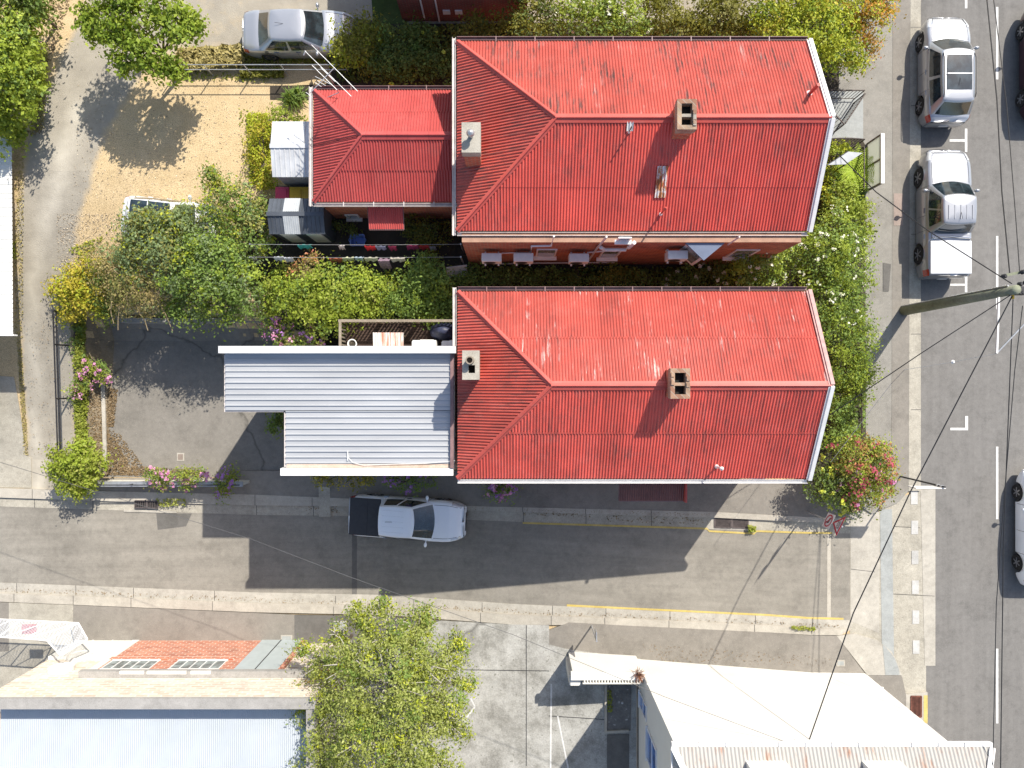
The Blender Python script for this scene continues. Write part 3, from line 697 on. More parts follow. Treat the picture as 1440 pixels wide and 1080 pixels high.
def chimney(root, x0, x1, y0, y1, zb, zt, kind, nm='chimney'):
    m = MB(); c = .0
    k = .14
    m.box(x0+.04, x1-.04, y0+.04, y1-.04, zb, zt-.42)
    ch = m.build(nm, 'brick', root)
    t = MB()
    if kind == 'open':
        t.box(x0+.015, x1-.015, y0+.015, y1-.015, zt-.42, zt-.30)
        t.box(x0, x0+k, y0, y1, zt-.3, zt); t.box(x1-k, x1, y0, y1, zt-.3, zt)
        t.box(x0+k, x1-k, y0, y0+k, zt-.3, zt-.002); t.box(x0+k, x1-k, y1-k, y1, zt-.3, zt-.004)
        ym = (y0+y1)/2-.02; t.box(x0+k, x1-k, ym-.05, ym+.05, zt-.3, zt-.05)
        # loose half bricks on the rim
        for i in range(7):
            a = random.random(); s = random.choice((0, 1)); yy = y0+.08+a*(y1-y0-.25)
            xx = x0+.02 if s else x1-.12
            t.box(xx, xx+.1, yy, yy+.13, zt, zt+.03+.02*random.random())
        t.build('chimney_top', 'brick_chim', ch)
        MB().box(x0+k, x1-k, y0+k, y1-k, zt-.34, zt-.29).build('flue', 'black', ch)
    else:
        kx = .16
        hx0, hx1, hy0, hy1 = x0+.2, x1-.14, y0+.22, y0+.48
        if kind == 'cowl':
            t.box(x0, x1, y0, y1, zt-.42, zt)
            t.build('chimney_cap', 'cap', ch)
            cx, cy = (x0+x1)/2, y0+.52
            MB().lathe((cx,cy,zt), [(.07,0),(.07,.3)], 14).build('flue_pipe', 'galv', ch, smooth=False)
            MB().lathe((cx,cy,zt+.3), [(.13,0),(.135,.04),(.10,.12),(.04,.17),(.005,.18)], 16).build('cowl', 'galv', ch, smooth=True)
        else:
            t.box(x0, hx0, y0, y1, zt-.42, zt); t.box(hx1, x1, y0, y1, zt-.42, zt-.001)
            t.box(hx0, hx1, y0, hy0, zt-.42, zt-.002); t.box(hx0, hx1, hy1, y1, zt-.42, zt-.003)
            t.build('chimney_cap', 'cap', ch)
            MB().box(hx0, hx1, hy0, hy1, zt-.43, zt-.36).build('flue', 'black', ch)
            cx, cy = (x0+x1)/2-.02, y0+.63
            p = MB().lathe((cx,cy,zt-.002), [(.14,0),(.12,.12),(.125,.3),(.135,.3),(.135,.34),(.095,.34),(.09,.1)], 16)
            p.build('chimney_pot', 'timber_pale', ch, smooth=False)
    return ch
M['cap'] = gritty('chimney_cement', (.40, .37, .31), (.5, .47, .4), 25, 1.5, .3, 18, (.25, .2, .15))
def vent(root, px, py, zb, h, r=.05, mat='roof_cap', capped=False):
    d = (H-zb)/F; p = Vector(((px-CX)*d, (CY-py)*d, zb))
    m = MB().lathe(p-Vector((0,0,.3)), [(r,0),(r,h+.3)], 10)
    v = m.build('vent_pipe', mat, root)
    MB().lathe(p, [(r*2.1,-.02),(r*1.8,.02),(r*1.1,.05)], 10).build('flashing', 'white_trim', v)
    if capped: MB().lathe(p+Vector((0,0,h)), [(r*1.8,0),(r*2,.05),(r*.4,.11)], 10).build('vent_cap', mat, v)
    return v
def window(root, x0, x1, Yw, z0, z1, face=-1, glass='glass_house', fr='white_trim', sill=True, mull=0):
    """window in a wall facing +-Y at Yw: proud frame, recessed pane, sill"""
    s = face
    f = MB(); t = .06
    def bx(a, b, ya, yb, c, d): f.box(a, b, min(ya,yb), max(ya,yb), c, d)
    bx(x0, x0+t, Yw+s*.002, Yw+s*.045, z0, z1); bx(x1-t, x1, Yw+s*.002, Yw+s*.045, z0, z1)
    bx(x0+t, x1-t, Yw+s*.002, Yw+s*.043, z1-t, z1); bx(x0+t, x1-t, Yw+s*.002, Yw+s*.043, z0, z0+t)
    for i in range(mull):
        xm = x0+(x1-x0)*(i+1)/(mull+1); bx(xm-.02, xm+.02, Yw+s*.002, Yw+s*.04, z0+t, z1-t)
    fo = f.build('window', fr, root)
    g = MB(); g.box(x0+t*.5, x1-t*.5, min(Yw-s*.02,Yw+s*.02), max(Yw-s*.02,Yw+s*.02), z0+t*.5, z1-t*.5); g.build('pane', glass, fo)
    if sill:
        q = MB(); q.box(x0-.06, x1+.06, min(Yw+s*.001,Yw+s*.16), max(Yw+s*.001,Yw+s*.16), z0-.09, z0-.002); q.build('sill', fr, fo)
    return fo

# --- upper house A
hA = thing('brick_house', 'red brick house with a rusted patch on its roof, upper of the two large ones', 'house', (4.3, 8.7, 0), 'red roofed houses')
walls(hA, -1.78, 10.28, 5.04, 11.95, -.4, EZ-.08)
AX0, AX1, AY0, AY1, AYR = -1.95, 10.5, 5.43, 12.15, 8.76
roofA = hip_gable_roof(hA, AX0, AX1, 1.47, AY0, AY1, AYR, EZ, RZ, ['roof_n','roof_s','roof_w','roof_cap','steel_brown'], lap=.42)
MB().prism([(10.1,AY0+.35),(10.285,AY0+.35),(10.285,AY1-.35),(10.1,AY1-.35)], EZ-.3, lambda x, y: RZ-.14-abs(y-AYR)*.52).build('gable_wall', 'brick', hA)
g = MB(); gutter_line(g, (AX0,AY0,EZ), (AX1,AY0,EZ), (0,-1,0)); g.build('gutter', 'gutter_pale', hA)
g = MB(); gutter_line(g, (AX0,AY1,EZ), (AX1,AY1,EZ), (0,1,0)); straps(g, (AX0,AY1,EZ), (AX1,AY1,EZ), (0,1,0), 1.3); g.build('gutter', 'gutter', hA)
g = MB(); gutter_line(g, (AX0,AY0-.15,EZ), (AX0,AY1+.15,EZ), (-1,0,0)); g.build('gutter', 'gutter_pale', hA)
def barge(root, x, y0, y1, yr, ez, rz, mat, halves=((0, 'white_trim'), (1, 'white_trim'))):
    for k, mt in halves:
        ya = y0 if k == 0 else y1
        m = MB(); m.beam((x+.05,ya,ez+.0), (x+.05,yr,rz+.0), .13, .2); m.beam((x-.03,ya,ez+.055), (x-.03,yr,rz+.055), .09, .02)
        m.build('barge_board', mt, root)
barge(hA, AX1, AY0-.02, AY1+.02, AYR, EZ, RZ, None)
chimney(hA, 5.27, 5.89, 8.12, 9.09, 5.9, 7.33, 'open')
chimney(hA, -1.65, -1.03, 7.58, 8.57, 4.9, 6.72, 'cowl')
vent(hA, 1138, 132, 6.05, .75, .06)
v = vent(hA, 929, 301, 5.15, .75, .03, 'roof_cap', True)
# bare flashing patch and rusty sheet lying in the south slope
def on_slope(px, py, yr, y_e, ez, rz, lift=.03):
    z = ez
    for _ in range(20):
        d = (H-z)/F; y = (CY-py)*d; z = rz-(rz-ez)*abs(y-yr)/abs(yr-y_e)+lift
    return P(px, py, z)
def patch(root, x0, y0, x1, y1, yr, ye, ez, rz, mat, wl=.105, amp=.021, nm='roof_patch', lift=.05):
    q = [on_slope(*c, yr, ye, ez, rz, lift) for c in ((x0,y1),(x1,y1),(x1,y0),(x0,y0))]
    q[2].x = q[1].x; q[3].x = q[0].x
    return MB().corr(q, (1,0,0), wl, amp).build(nm, mat, root, smooth=True)
patch(roofA, 920.5, 233.5, 936, 278, AYR, AY0, EZ, RZ, 'bare')
patch(roofA, 881, 171, 890, 184.5, AYR, AY0, EZ, RZ, 'zinc_lip', lift=.05)
vent(hA, 884.5, 186, 6.42, .55, .02, 'steel_brown')
# windows and services on the visible south wall
for (xa, ya, xb, yb) in ((753, 344, 781, 360), (841, 346, 867, 361.5)):
    p = WY(xa, yb, 5.04); q = WY(xb, ya, 5.04)
    window(hA, p.x, p.x+(xb-xa)*.0275, 5.04, p.z, p.z+1.5)
p = WY(867, 337, 5.04); window(hA, p.x, p.x+.46, 5.04, p.z, p.z+.45)
p = WY(1033, 352, 5.04); window(hA, p.x, p.x+.9, 5.04, 1.9, 3.4)
def pipe(pts, r, mat, nm, root, Y=4.97):
    MB().tube([WY(a, b_, Y) for a, b_ in pts], r, 8).build(nm, mat, root)
pipe([(779,332),(775,345.5),(747.5,346),(746.5,359)], .035, 'white_trim', 'conduit', hA)
pipe([(853,333),(838,351)], .04, 'gutter_pale', 'downpipe', hA)
pipe([(838,351),(826,369)], .04, 'gutter_pale', 'downpipe', hA)
pipe([(845,348),(850,351),(880,351),(884,348),(892,341)], .07, 'white_trim', 'waste_pipe', hA, 4.93)
pipe([(826,355),(838,354),(852,352.5),(866,353)], .03, 'white_trim', 'conduit', hA)
pipe([(704,362),(706,356),(720,355.5),(745,355.5)], .025, 'white_trim', 'conduit', hA)
pipe([(704,371),(740,370),(800,369.5),(865,369)], .03, 'gutter_pale', 'conduit', hA)
pipe([(1040,333),(1024,344)], .03, 'gutter_pale', 'downpipe', hA)
# small three-cornered bay under the eave
bay = [(6.28,5.035),(6.86,4.5),(7.5,5.035)]
bm_ = MB().prism(bay, 2.9, 4.5); by = bm_.build('bay_window', 'white_trim', hA)
e = Vector((6.86-6.28, 4.5-5.035, 0)).normalized(); nrm = Vector((e.y, -e.x, 0)); a = Vector((6.28,5.035,0))
gp = [a+e*.1+nrm*.012+Vector((0,0,3.1)), a+e*.69+nrm*.012+Vector((0,0,3.1)), a+e*.69+nrm*.012+Vector((0,0,4.3)), a+e*.1+nrm*.012+Vector((0,0,4.3))]
MB().poly(gp).build('pane', 'glass_house', by)
MB().prism([(6.2,5.035),(6.86,4.42),(7.6,5.035)], 4.5, lambda x, y: 4.56+.1*(y-4.42)).build('bay_roof', plain('slate_blue_metal', (.16,.19,.26), .4, .3, .06), by)
# air conditioners
def aircon(px, py, label, i):
    q = WY(px, py, 4.72); x = q.x; z = q.z-.3
    r = thing('air_conditioner', label, 'air conditioner', (x, 4.72, z), 'air conditioners along the brick wall')
    MB().box(x-.37, x+.37, 4.56, 4.88, z, z+.58).build('casing', 'plastic_white', r, bevel=.025)
    f = MB().lathe((x-.08, 4.555, z+.29), [(.23,-.003),(.23,.003)], 20, 'y'); f.build('fan_grille', 'cartrim', r)
    for s in (-.25, .25): MB().box(x+s-.03, x+s+.03, 4.5, 5.03, z-.05, z).box(x+s-.03, x+s+.03, 4.98, 5.03, z-.3, z-.05).build('bracket', 'white_trim', r)
aircon(691.5, 363.5, 'white air conditioner nearest the west corner of the brick wall', 0)
aircon(736, 363.5, 'white air conditioner just left of the lower wall window', 1)
aircon(813.5, 364, 'white air conditioner beside the diagonal downpipe', 2)
aircon(951, 360, 'white air conditioner under the blue-grey bay window', 3)

# --- annex of the upper house
NX0, NX1, NY0, NY1, NYR, NZ, NR = -7.54, -1.82, 6.92, 11.16, 9.04, 3.0, 4.16
an = thing('brick_annex', 'small brick annex with clean red hipped roof and TV aerial, left of upper house', 'house', (-4.8, 9, 0))
walls(an, -7.42, -1.86, 6.98, 11.05, -.5, NZ-.08)
rf = hip_gable_roof(an, NX0, NX1, -5.43, NY0, NY1, NYR, NZ, NR, ['roof_new','roof_new','roof_new','roof_new','steel_brown'], lap=.5)
g = MB(); gutter_line(g, (NX0,NY0,NZ), (NX1,NY0,NZ), (0,-1,0)); gutter_line(g, (NX0,NY0-.15,NZ), (NX0,NY1+.15,NZ), (-1,0,0)); straps(g, (NX0,NY0,NZ), (NX1,NY0,NZ), (0,-1,0), 1.0); g.build('gutter', 'gutter_pale', an)
g = MB(); gutter_line(g, (NX0,NY1,NZ), (NX1,NY1,NZ), (0,1,0)); straps(g, (NX0,NY1,NZ), (NX1,NY1,NZ), (0,1,0), 1.2); g.build('gutter', 'gutter', an)
p = WY(489, 306, 6.98); window(an, p.x, p.x+.55, 6.98, p.z, p.z+.6)
p = WY(507, 318, 6.98); window(an, p.x, p.x+.5, 6.98, p.z, p.z+.5)
def awning(root, x0, x1, ya, yb, za, zb, mat, nm='awning'):
    m = MB().corr([(x0,yb,zb),(x1,yb,zb),(x1,ya,za),(x0,ya,za)], (1,0,0), .086, .0145); a = m.build(nm, mat, root, smooth=True)
    f = MB(); f.beam((x0,ya,za-.05),(x0,yb,zb-.05), .05, .06); f.beam((x1,ya,za-.05),(x1,yb,zb-.05), .05, .06); f.beam((x0,yb,zb-.055),(x1,yb,zb-.055), .06, .06)
    f.build('awning_frame', 'gutter', a); return a
awning(an, -5.56, -4.22, 6.97, 6.03, 2.62, 2.3, 'roof_new')
MB().box(-5.4, -4.5, 6.95, 6.99, -.4, 1.8).build('door', 'white_trim', an)
pipe([(470,317),(504,318),(507,325)], .035, 'white_trim', 'waste_pipe', an, 6.9)
pipe([(500,313),(506,322)], .035, 'white_trim', 'waste_pipe', an, 6.9)
# aerial
ae = thing('tv_aerial', 'spidery metal TV aerial at the corner of the small red roof', 'aerial', (NX0+.2, NY1-.35, NZ))
mast = MB(); b0 = Vector((NX0+.25, NY1-.4, NZ)); tp = P(461, 104, 5.0); mast.tube([b0, Vector((tp.x,tp.y,3.4)), tp], .02, 6); mast.build('mast', 'galv', ae)
bo = MB(); s0, s1 = P(436, 131, 4.9), P(470, 95.5, 5.0); bo.tube([s0, s1], .017, 6)
bo.build('boom', 'galv', ae)
for a, b_, sc in (((438,63),(503,128.5),1),((429,72),(494,135.5),1),((439,92),(474,126.5),1),((451,95),(471.5,115),1),((443,107.5),(465,118.5),1),((446,113.5),(458,120.5),1),((443,116),(452,122),1),((430.5,130),(438,136),1)):
    MB().tube([P(*a, 4.95), P(*b_, 4.95)], .011, 5).build('rod', 'galv', ae)
MB().tube([P(429.5,72,4.93), P(427,77.5,4.8)], .025, 6).build('rod_tip', 'plastic_white', ae)

# --- lower house B
hB = thing('brick_house', 'lower of the two large red roofed brick houses, beside lane and grey roof', 'house', (4.3, 0, -1), 'red roofed houses')
BX0, BX1, BY0, BY1, BYR = -1.93, 10.48, -3.35, 3.28, -.05
walls(hB, -1.83, 10.3, -3.24, 3.15, -4.0, EZ-.08)
roofB = hip_gable_roof(hB, BX0, BX1, 1.33, BY0, BY1, BYR, EZ, RZ, ['roof_n2','roof_s','roof_w','roof_cap','steel_brown'], lap=.52)
MB().prism([(10.1,BY0+.35),(10.305,BY0+.35),(10.305,BY1-.35),(10.1,BY1-.35)], EZ-.3, lambda x, y: RZ-.14-abs(y-BYR)*.52).build('gable_wall', 'brick', hB)
g = MB(); gutter_line(g, (BX0,BY0,EZ), (BX1,BY0,EZ), (0,-1,0)); g.build('gutter', 'white_trim', hB)
g = MB(); gutter_line(g, (BX0,BY1,EZ), (BX1,BY1,EZ), (0,1,0)); straps(g, (BX0,BY1,EZ), (BX1,BY1,EZ), (0,1,0), 1.0); g.build('gutter', 'gutter', hB)
g = MB(); gutter_line(g, (BX0,1.36,EZ), (BX0,BY1+.15,EZ), (-1,0,0)); g.build('gutter', 'gutter_pale', hB)
barge(hB, BX1, BY0-.02, BY1+.02, BYR, EZ, RZ, None, ((0, 'white_trim'), (1, 'pink_trim')))
chimney(hB, 5.06, 5.69, -.47, .50, 5.9, 7.3, 'open')
chimney(hB, -1.63, -1.07, .14, 1.1, 4.9, 6.72, 'pot')
vent(hB, 1008, 656, 5.1, .55, .035, 'plastic_white', True)
aw = awning(hB, 4.05, 6.5, -3.26, -4.42, 3.4, 3.1, plain('maroon_awning', (.17,.065,.055), .5, 0, .1))
MB().box(6.48, 6.55, -4.44, -3.25, 2.98, 3.42).build('awning_end', 'roof_cap', aw)
p1 = P(1003, 686, 4.2); MB().tube([(7.6,-3.3,4.2),(9.0,-3.42,4.35),(9.4,-3.3,4.4)], .04, 8).build('downpipe', 'white_trim', hB)
for xx in (-1.2, 1.2, 7.6): window(hB, xx, xx+.95, -3.24, 1.2, 2.9)
window(hB, 4.6, 5.5, -3.24, -.2, 1.9)

# --- two storey flat roofed extension
ex = thing('flat_roof_extension', 'L-shaped pale grey ribbed metal roof extension joined to the lower house', 'building', (-6, -1, -3))
XZ = 4.5
MB().prism([(-10.15,-.85),(-8.0,-.85),(-8.0,-3.05),(-2.06,-3.05),(-2.06,1.25),(-10.15,1.25)], -3.6, XZ-.12).build('wall', 'cream_wall', ex)
def xr(px): return (px-CX)*.0255
y_t, y_n, y_b = 1.15, -.94, -3.0
zt_, slope = XZ+.14, .035
zf = lambda y: zt_-slope*(y_t-y)
rfx = MB()
rfx.corr([(xr(318),y_n,zf(y_n)),(xr(318),y_t,zf(y_t)),(-2.08,y_t,zf(y_t)),(-2.08,y_n,zf(y_n))], (0,1,0), .205, .045, 'trap')
rfx.corr([(xr(402),y_b,zf(y_b)),(xr(402),y_n,zf(y_n)),(-2.08,y_n,zf(y_n)),(-2.08,y_b,zf(y_b))], (0,1,0), .205, .045, 'trap')
rr = rfx.build('roof', 'zinc', ex)
MB().poly([(xr(403),y_b,zf(y_b)+.006),(-2.09,y_b,zf(y_b)+.006),(-2.09,y_b+.14,zf(y_b+.14)+.006),(xr(403),y_b+.14,zf(y_b+.14)+.006)]).build('rust_band', 'rust_stain', rr)
lip = MB()
lip.box(-10.32, -1.98, 1.085, 1.335, XZ-.2, XZ+.52); lip.build('parapet', 'zinc_lip', ex)
lip = MB(); lip.box(-8.27, -2.1, -3.27, -3.01, XZ-.25, XZ+.12); lip.build('box_gutter', 'white_trim', ex)
g = MB(); g.box(xr(318)-.07, xr(318)-.005, y_n-.06, y_t-.1, XZ-.2, XZ+.0); g.box(xr(402)-.075, xr(402)-.005, y_b+.02, y_n-.06, XZ-.24, XZ-.04); g.box(xr(318), xr(402)-.08, y_n-.065, y_n-.005, XZ-.2, XZ-.0); g.build('edge_flashing', 'gutter_pale', ex)
z0 = zf(-2.7)+.06
MB().tube([(xr(489.5),-2.42,z0+.02),(xr(490),-2.62,z0),(xr(497),-2.82,z0),(xr(512),-2.9,z0),(xr(560),-2.86,z0),(xr(600),-2.84,z0),(xr(640),-2.74,z0+.05)], .01, 6).build('cable', 'plastic_white', ex)
MB().beam((xr(489.5),-2.4,z0),(xr(489.5),-2.74,z0), .03, .03).build('conduit', 'plastic_white', ex)
fl = MB(); fl.box(-2.2, -2.08, -3.0, 1.1, XZ+.06, XZ+.17); fl.build('flashing', 'gutter', ex)
for xx in (-7.4, -5.2): window(ex, xx, xx+1.1, -3.05, 1.4, 2.6)
bo = MB().box(-10.17, -10.15, -.6, .9, -3.2, -1.0).build('garage_door', 'white_trim', ex)

# --- deck behind the parapet
dk = thing('timber_deck', 'dark timber deck with slatted railing tucked behind the grey parapet', 'deck', (-4.5, 2, 0))
dx0, dx1, dy0, dy1, dz = -6.75, -2.1, 1.27, 2.52, 1.3
b_ = MB()
for i in range(12):
    y = dy0+(dy1-dy0)*i/12; b_.box(dx0, dx1, y, y+(dy1-dy0)/12-.012, dz-.04, dz)
b_.box(dx0, dx1, dy0, dy1, dz-.2, dz-.045)
b_.build('deck_floor', 'deck', dk)
f = MB()
for x in (dx0+.05, dx0+1.5, dx0+3.0, dx1-.1): f.box(x-.05, x+.05, dy1-.1, dy1, -.5, dz+.95)
for y in (dy0+.05,): f.box(dx0, dx0+.1, y, y+.1, -.5, dz+.95)
f.build('post', 'timber', dk)
f = MB(); f.box(dx0-.02, dx1, dy1-.10, dy1+.0, dz+.95, dz+1.0); f.build('handrail', 'timber_pale', dk)
f = MB(); f.box(dx0, dx0+.10, dy0, dy1-.101, dz+.95, dz+1.0); f.build('handrail', 'timber_pale', dk)
sl_ = MB(); x = dx0+.15
while x < dx1-.1: sl_.box(x, x+.06, dy1-.07, dy1-.03, dz+.02, dz+.95); x += .15
y = dy0+.1
while y < dy1-.15: sl_.box(dx0+.03, dx0+.07, y, y+.06, dz+.02, dz+.95); y += .15
sl_.build('baluster', 'timber_pale', dk)
t = thing('deck_table', 'rusty striped iron sheet on a low stand on the deck', 'table', (-4.9, 1.6, dz))
MB().corr([(-5.45,1.15,dz+.75),(-4.25,1.15,dz+.75),(-4.25,2.02,dz+.82),(-5.45,2.02,dz+.82)], (1,0,0), .1, .016).build('table_top', 'rusty2', t, smooth=True)
for x, y in ((-5.35,1.2),(-4.35,1.2),(-5.35,1.92),(-4.35,1.92)): MB().box(x-.03, x+.03, y-.03, y+.03, dz, dz+.72).build('leg', 'timber', t)
def cabinet(x0, x1, y0, y1, z0, z1, label, mat='plastic_white'):
    r = thing('deck_cabinet', label, 'cabinet', ((x0+x1)/2, (y0+y1)/2, z0))
    MB().box(x0, x1, y0, y1, z0, z1-.04).build('body', mat, r); MB().prism([(x0-.02,y0),(x1+.02,y0),(x1+.02,y1-.08),(x1-.1,y1+.02),(x0+.3,y1+.02),(x0+.3,y1-.05),(x0-.02,y1-.05)], z1-.035, z1).build('lid', mat, r)
cabinet(-3.9, -2.98, 1.28, 1.72, dz, dz+.85, 'white cabinet with rounded lid on deck, larger of the two')
cabinet(-2.75, -2.2, 1.28, 1.7, dz, dz+.8, 'small lilac-white cabinet on deck against the house wall', 'white_trim')
r = thing('barbecue', 'covered barbecue under a crumpled dark blue cover on the deck corner', 'barbecue', (-2.75, 2.12, dz))
bmx = MB(); 
for i in range(9):
    for j in range(15):
        a = 2*math.pi*j/15; t_ = i/8
        rr_ = (1-.75*t_**2.2)*(1+.07*math.sin(5*a+i)+.05*math.sin(9*a+2*i))
        bmx.v.append((-2.72+.58*rr_*math.cos(a), 2.1+.36*rr_*math.sin(a), dz+.02+.85*t_**.8))
for i in range(8):
    for j in range(15): bmx.f.append((i*15+j, i*15+(j+1)%15, (i+1)*15+(j+1)%15, (i+1)*15+j))
bmx.f.append(tuple(8*15+j for j in range(15)))
bmx.build('cover', plain('navy_cover', (.03,.035,.07), .5, 0, .3, 5), r, smooth=True)
MB().box(-3.0, -2.45, 1.95, 2.25, dz, dz+.05).build('foot', 'cartrim', r)
r = thing('plant_pot', 'round white pot with dark soil at the deck end', 'pot', P(498, 484, dz))
c = Vector(r.location); MB().lathe(c, [(.13,0),(.17,.35),(.19,.38),(.15,.38),(.14,.3)], 18).build('pot', 'plastic_white', r, smooth=False)
MB().lathe(c, [(.135,.28),(.135,.31)], 14).build('soil', 'soil', r)

# --- sheds, bins, yard things
def gable_shed(name, label, x0, x1, y0, y1, zb, ze, zr, ym, wallm, roofm, clear=None, wl=.2):
    r = thing(name, label, 'shed', ((x0+x1)/2, (y0+y1)/2, zb))
    MB().prism([(x0+.08,y0+.08),(x1-.08,y0+.08),(x1-.08,y1-.08),(x0+.08,y1-.08)], zb-.4, lambda x, y: zr-.05-(zr-ze)*abs(y-ym)/((y1-y0)/2)).build('wall', wallm, r)
    # gable peak
    MB().prism([(x0+.1,y0+.1),(x1-.1,y0+.1),(x1-.1,ym),(x0+.1,ym)], ze-.4, lambda x, y: ze-.06+(zr-ze)*(y-y0)/(ym-y0)).build('gable', wallm, r)
    m = MB().corr([(x0,y0,ze),(x1,y0,ze),(x1,ym,zr),(x0,ym,zr)], (1,0,0), wl, .02, 'trap').corr([(x0,y1,ze),(x1,y1,ze),(x1,ym,zr),(x0,ym,zr)], (1,0,0), wl, .02, 'trap')
    rf = m.build('roof', roofm, r)
    MB().beam((x0-.02,ym,zr+.01),(x1+.02,ym,zr+.01), .16, .04).build('ridge_cap', roofm, rf)
    if clear:
        for a, b_ in clear:
            xa, xb = x0+(x1-x0)*a, x0+(x1-x0)*b_
            k = Vector((0,0,.03))
            q = [(xa,y0-.005,ze),(xb,y0-.005,ze),(xb,ym-.09,zr-.01),(xa,ym-.09,zr-.01)]
            MB().corr([Vector(p)+k for p in q], (1,0,0), wl*.5, .012, 'trap').build('skylight_sheet', 'shed_clear', rf)
            q = [(xa,y1+.005,ze),(xb,y1+.005,ze),(xb,ym+.09,zr-.01),(xa,ym+.09,zr-.01)]
            MB().corr([Vector(p)+k for p in q], (1,0,0), wl*.5, .012, 'trap').build('skylight_sheet', 'shed_clear', rf)
    return r
s1 = gable_shed('garden_shed', 'white ribbed metal garden shed against the annex west wall', -9.4, -7.78, 8.12, 10.3, 0, 2.1, 2.35, 9.25, 'shed_white', 'shed_white', wl=.19)
s2 = gable_shed('garden_shed', 'dark grey metal garden shed with clear roof sheets beside the washing lines', -9.55, -7.35, 5.9, 7.3, 0, 2.0, 2.28, 6.63, 'shed_dark', 'shed_dark', [(.28,.56)], .17)
for xa in (-9.25, -8.2): MB().box(xa, xa+.6, 5.955, 5.985, .1, 1.75).build('door_panel', 'cream_wall', s2)
def wheelie(px, label, lidm, py=273):
    q = P(px, py, 1.05); x, y = q.x, q.y
    r = thing('wheelie_bin', label, 'bin', (x, y, 0), 'wheelie bins behind the dark shed')
    MB().add([(x-.2,y-.24,.06),(x+.2,y-.24,.06),(x+.2,y+.24,.06),(x-.2,y+.24,.06),(x-.26,y-.3,.98),(x+.26,y-.3,.98),(x+.26,y+.3,.98),(x-.26,y+.3,.98)],
             [(3,2,1,0),(4,5,6,7),(0,1,5,4),(1,2,6,5),(2,3,7,6),(3,0,4,7)]).build('body', 'bin_body', r, bevel=.03)
    m = MB(); m.box(x-.28, x+.28, y-.33, y+.3, .985, 1.04); m.box(x-.2, x+.2, y-.25, y+.2, 1.04, 1.07); m.build('lid', lidm, r, bevel=.03)
    MB().tube([(x-.25,y+.34,1.0),(x+.25,y+.34,1.0)], .02, 8).build('handle', 'bin_body', r)
    for s in (-.22, .22): MB().lathe((x+s, y+.27, .12), [(.11,-.03),(.11,.03)], 12, 'y').build('wheel', 'tyre', r)
wheelie(396.5, 'wheelie bin with crimson lid between the two sheds', 'bin_red')
wheelie(416.5, 'wheelie bin with yellow lid next to the crimson lidded one', 'bin_yellow')
wheelie(435, 'wheelie bin with yellow lid half hidden by the red annex roof', 'bin_yellow')
# washing lines: thing = line, garments separate
def wline(py, label):
    p, q = P(352, py, 1.9), P(648, py, 1.9)
    r = thing('washing_line', label, 'washing line', ((p.x+q.x)/2, p.y, 0), 'washing lines across the yard')
    MB().tube([p.lerp(q, i/12)-Vector((0,0,.12*math.sin(math.pi*i/12))) for i in range(13)], .009, 5).build('line', 'wire_pale', r)
    for e in (p, q): MB().tube([(e.x,e.y,0),(e.x,e.y,1.95)], .035, 8).build('post', 'galv', r)
wline(343.5, 'upper washing line hung with red and blue garments')
wline(361.5, 'lower washing line hung with pale and striped washing')
GC = {}
def cloth(x0, x1, py, drop, col, label, wid=.075):
    z = 1.82
    a, b_ = P(x0, py, z), P(x1, py, z); n = 6
    k = str(col)
    if k not in GC: GC[k] = plain('cloth', col, .9, 0, .2, 12)
    m = MB(); W = 3
    rows = [(-wid, -drop), (-wid*.6, -drop*.5), (0, 0.01), (wid*.6, -drop*.4), (wid, -drop*.8)]
    ph = random.random()*6
    for dy, dz_ in rows:
        for i in range(n+1):
            t = i/n; q = a.lerp(b_, t)
            m.v.append((q.x+.02*math.sin(ph+i*2), q.y+dy+.035*math.sin(ph+i*2.1)*(abs(dz_)/max(drop, .01)), q.z+dz_+.03*math.sin(i*1.7+ph)))
    for r_ in range(len(rows)-1):
        for i in range(n): m.f.append((r_*(n+1)+i, r_*(n+1)+i+1, (r_+1)*(n+1)+i+1, (r_+1)*(n+1)+i))
    o = m.build('hanging_garment', GC[k], None, loc=((a.x+b_.x)/2, a.y, z-drop))
    tag(o, label, 'clothing', 'garments on the washing lines')
    s = o.modifiers.new('thick', 'SOLIDIFY'); s.thickness = .012
cloth(417,436,344.5,.35,(.03,.3,.28),'teal garment alone at left on the upper washing line')
cloth(476,484,346,.3,(.5,.46,.46),'small pale garment left of the blue tub on the line')
cloth(512,526,346.5,.4,(.55,.02,.03),'bright red garment beside the blue tub')
cloth(527,541,346.5,.35,(.2,.22,.32),'grey-blue garment right of the bright red one')
cloth(545,556,346.5,.45,(.25,.02,.07),'wine coloured garment right of the grey-blue one')
cloth(572,588,345.5,.45,(.24,.02,.09),'plum garment on the right half of the upper line')
cloth(588,604,345.5,.45,(.36,.02,.03),'dark red garment at right end of upper line')
cloth(603,612,347,.4,(.2,.22,.26),'grey cloth last at the right of the upper line')
cloth(384,396,362,.3,(.4,.42,.48),'pale blue-grey garment at left of the lower line')
cloth(398,410,363,.4,(.45,.47,.55),'white and blue garment second from left on lower line')
cloth(462,480,364,.4,(.3,.09,.05),'rust brown garment on the lower line above lime bush')
cloth(481,497,363,.25,(.45,.47,.3),'pale yellow-green towel on the lower line')
cloth(498,510,362.5,.3,(.35,.45,.55),'light blue garment in the middle of the lower line')
cloth(512,530,363,.3,(.5,.5,.38),'cream towel left of the patterned garment')
cloth(531,547,367,.7,(.24,.17,.22),'long patterned dark garment on the lower line', .2)
cloth(548,568,363.5,.3,(.6,.55,.48),'cream garment at right end of the lower line')
r = thing('wash_tub', 'blue plastic wash tub on the ground by the washing lines', 'tub', P(505, 340, .05))
c = Vector(r.location); zz = .04
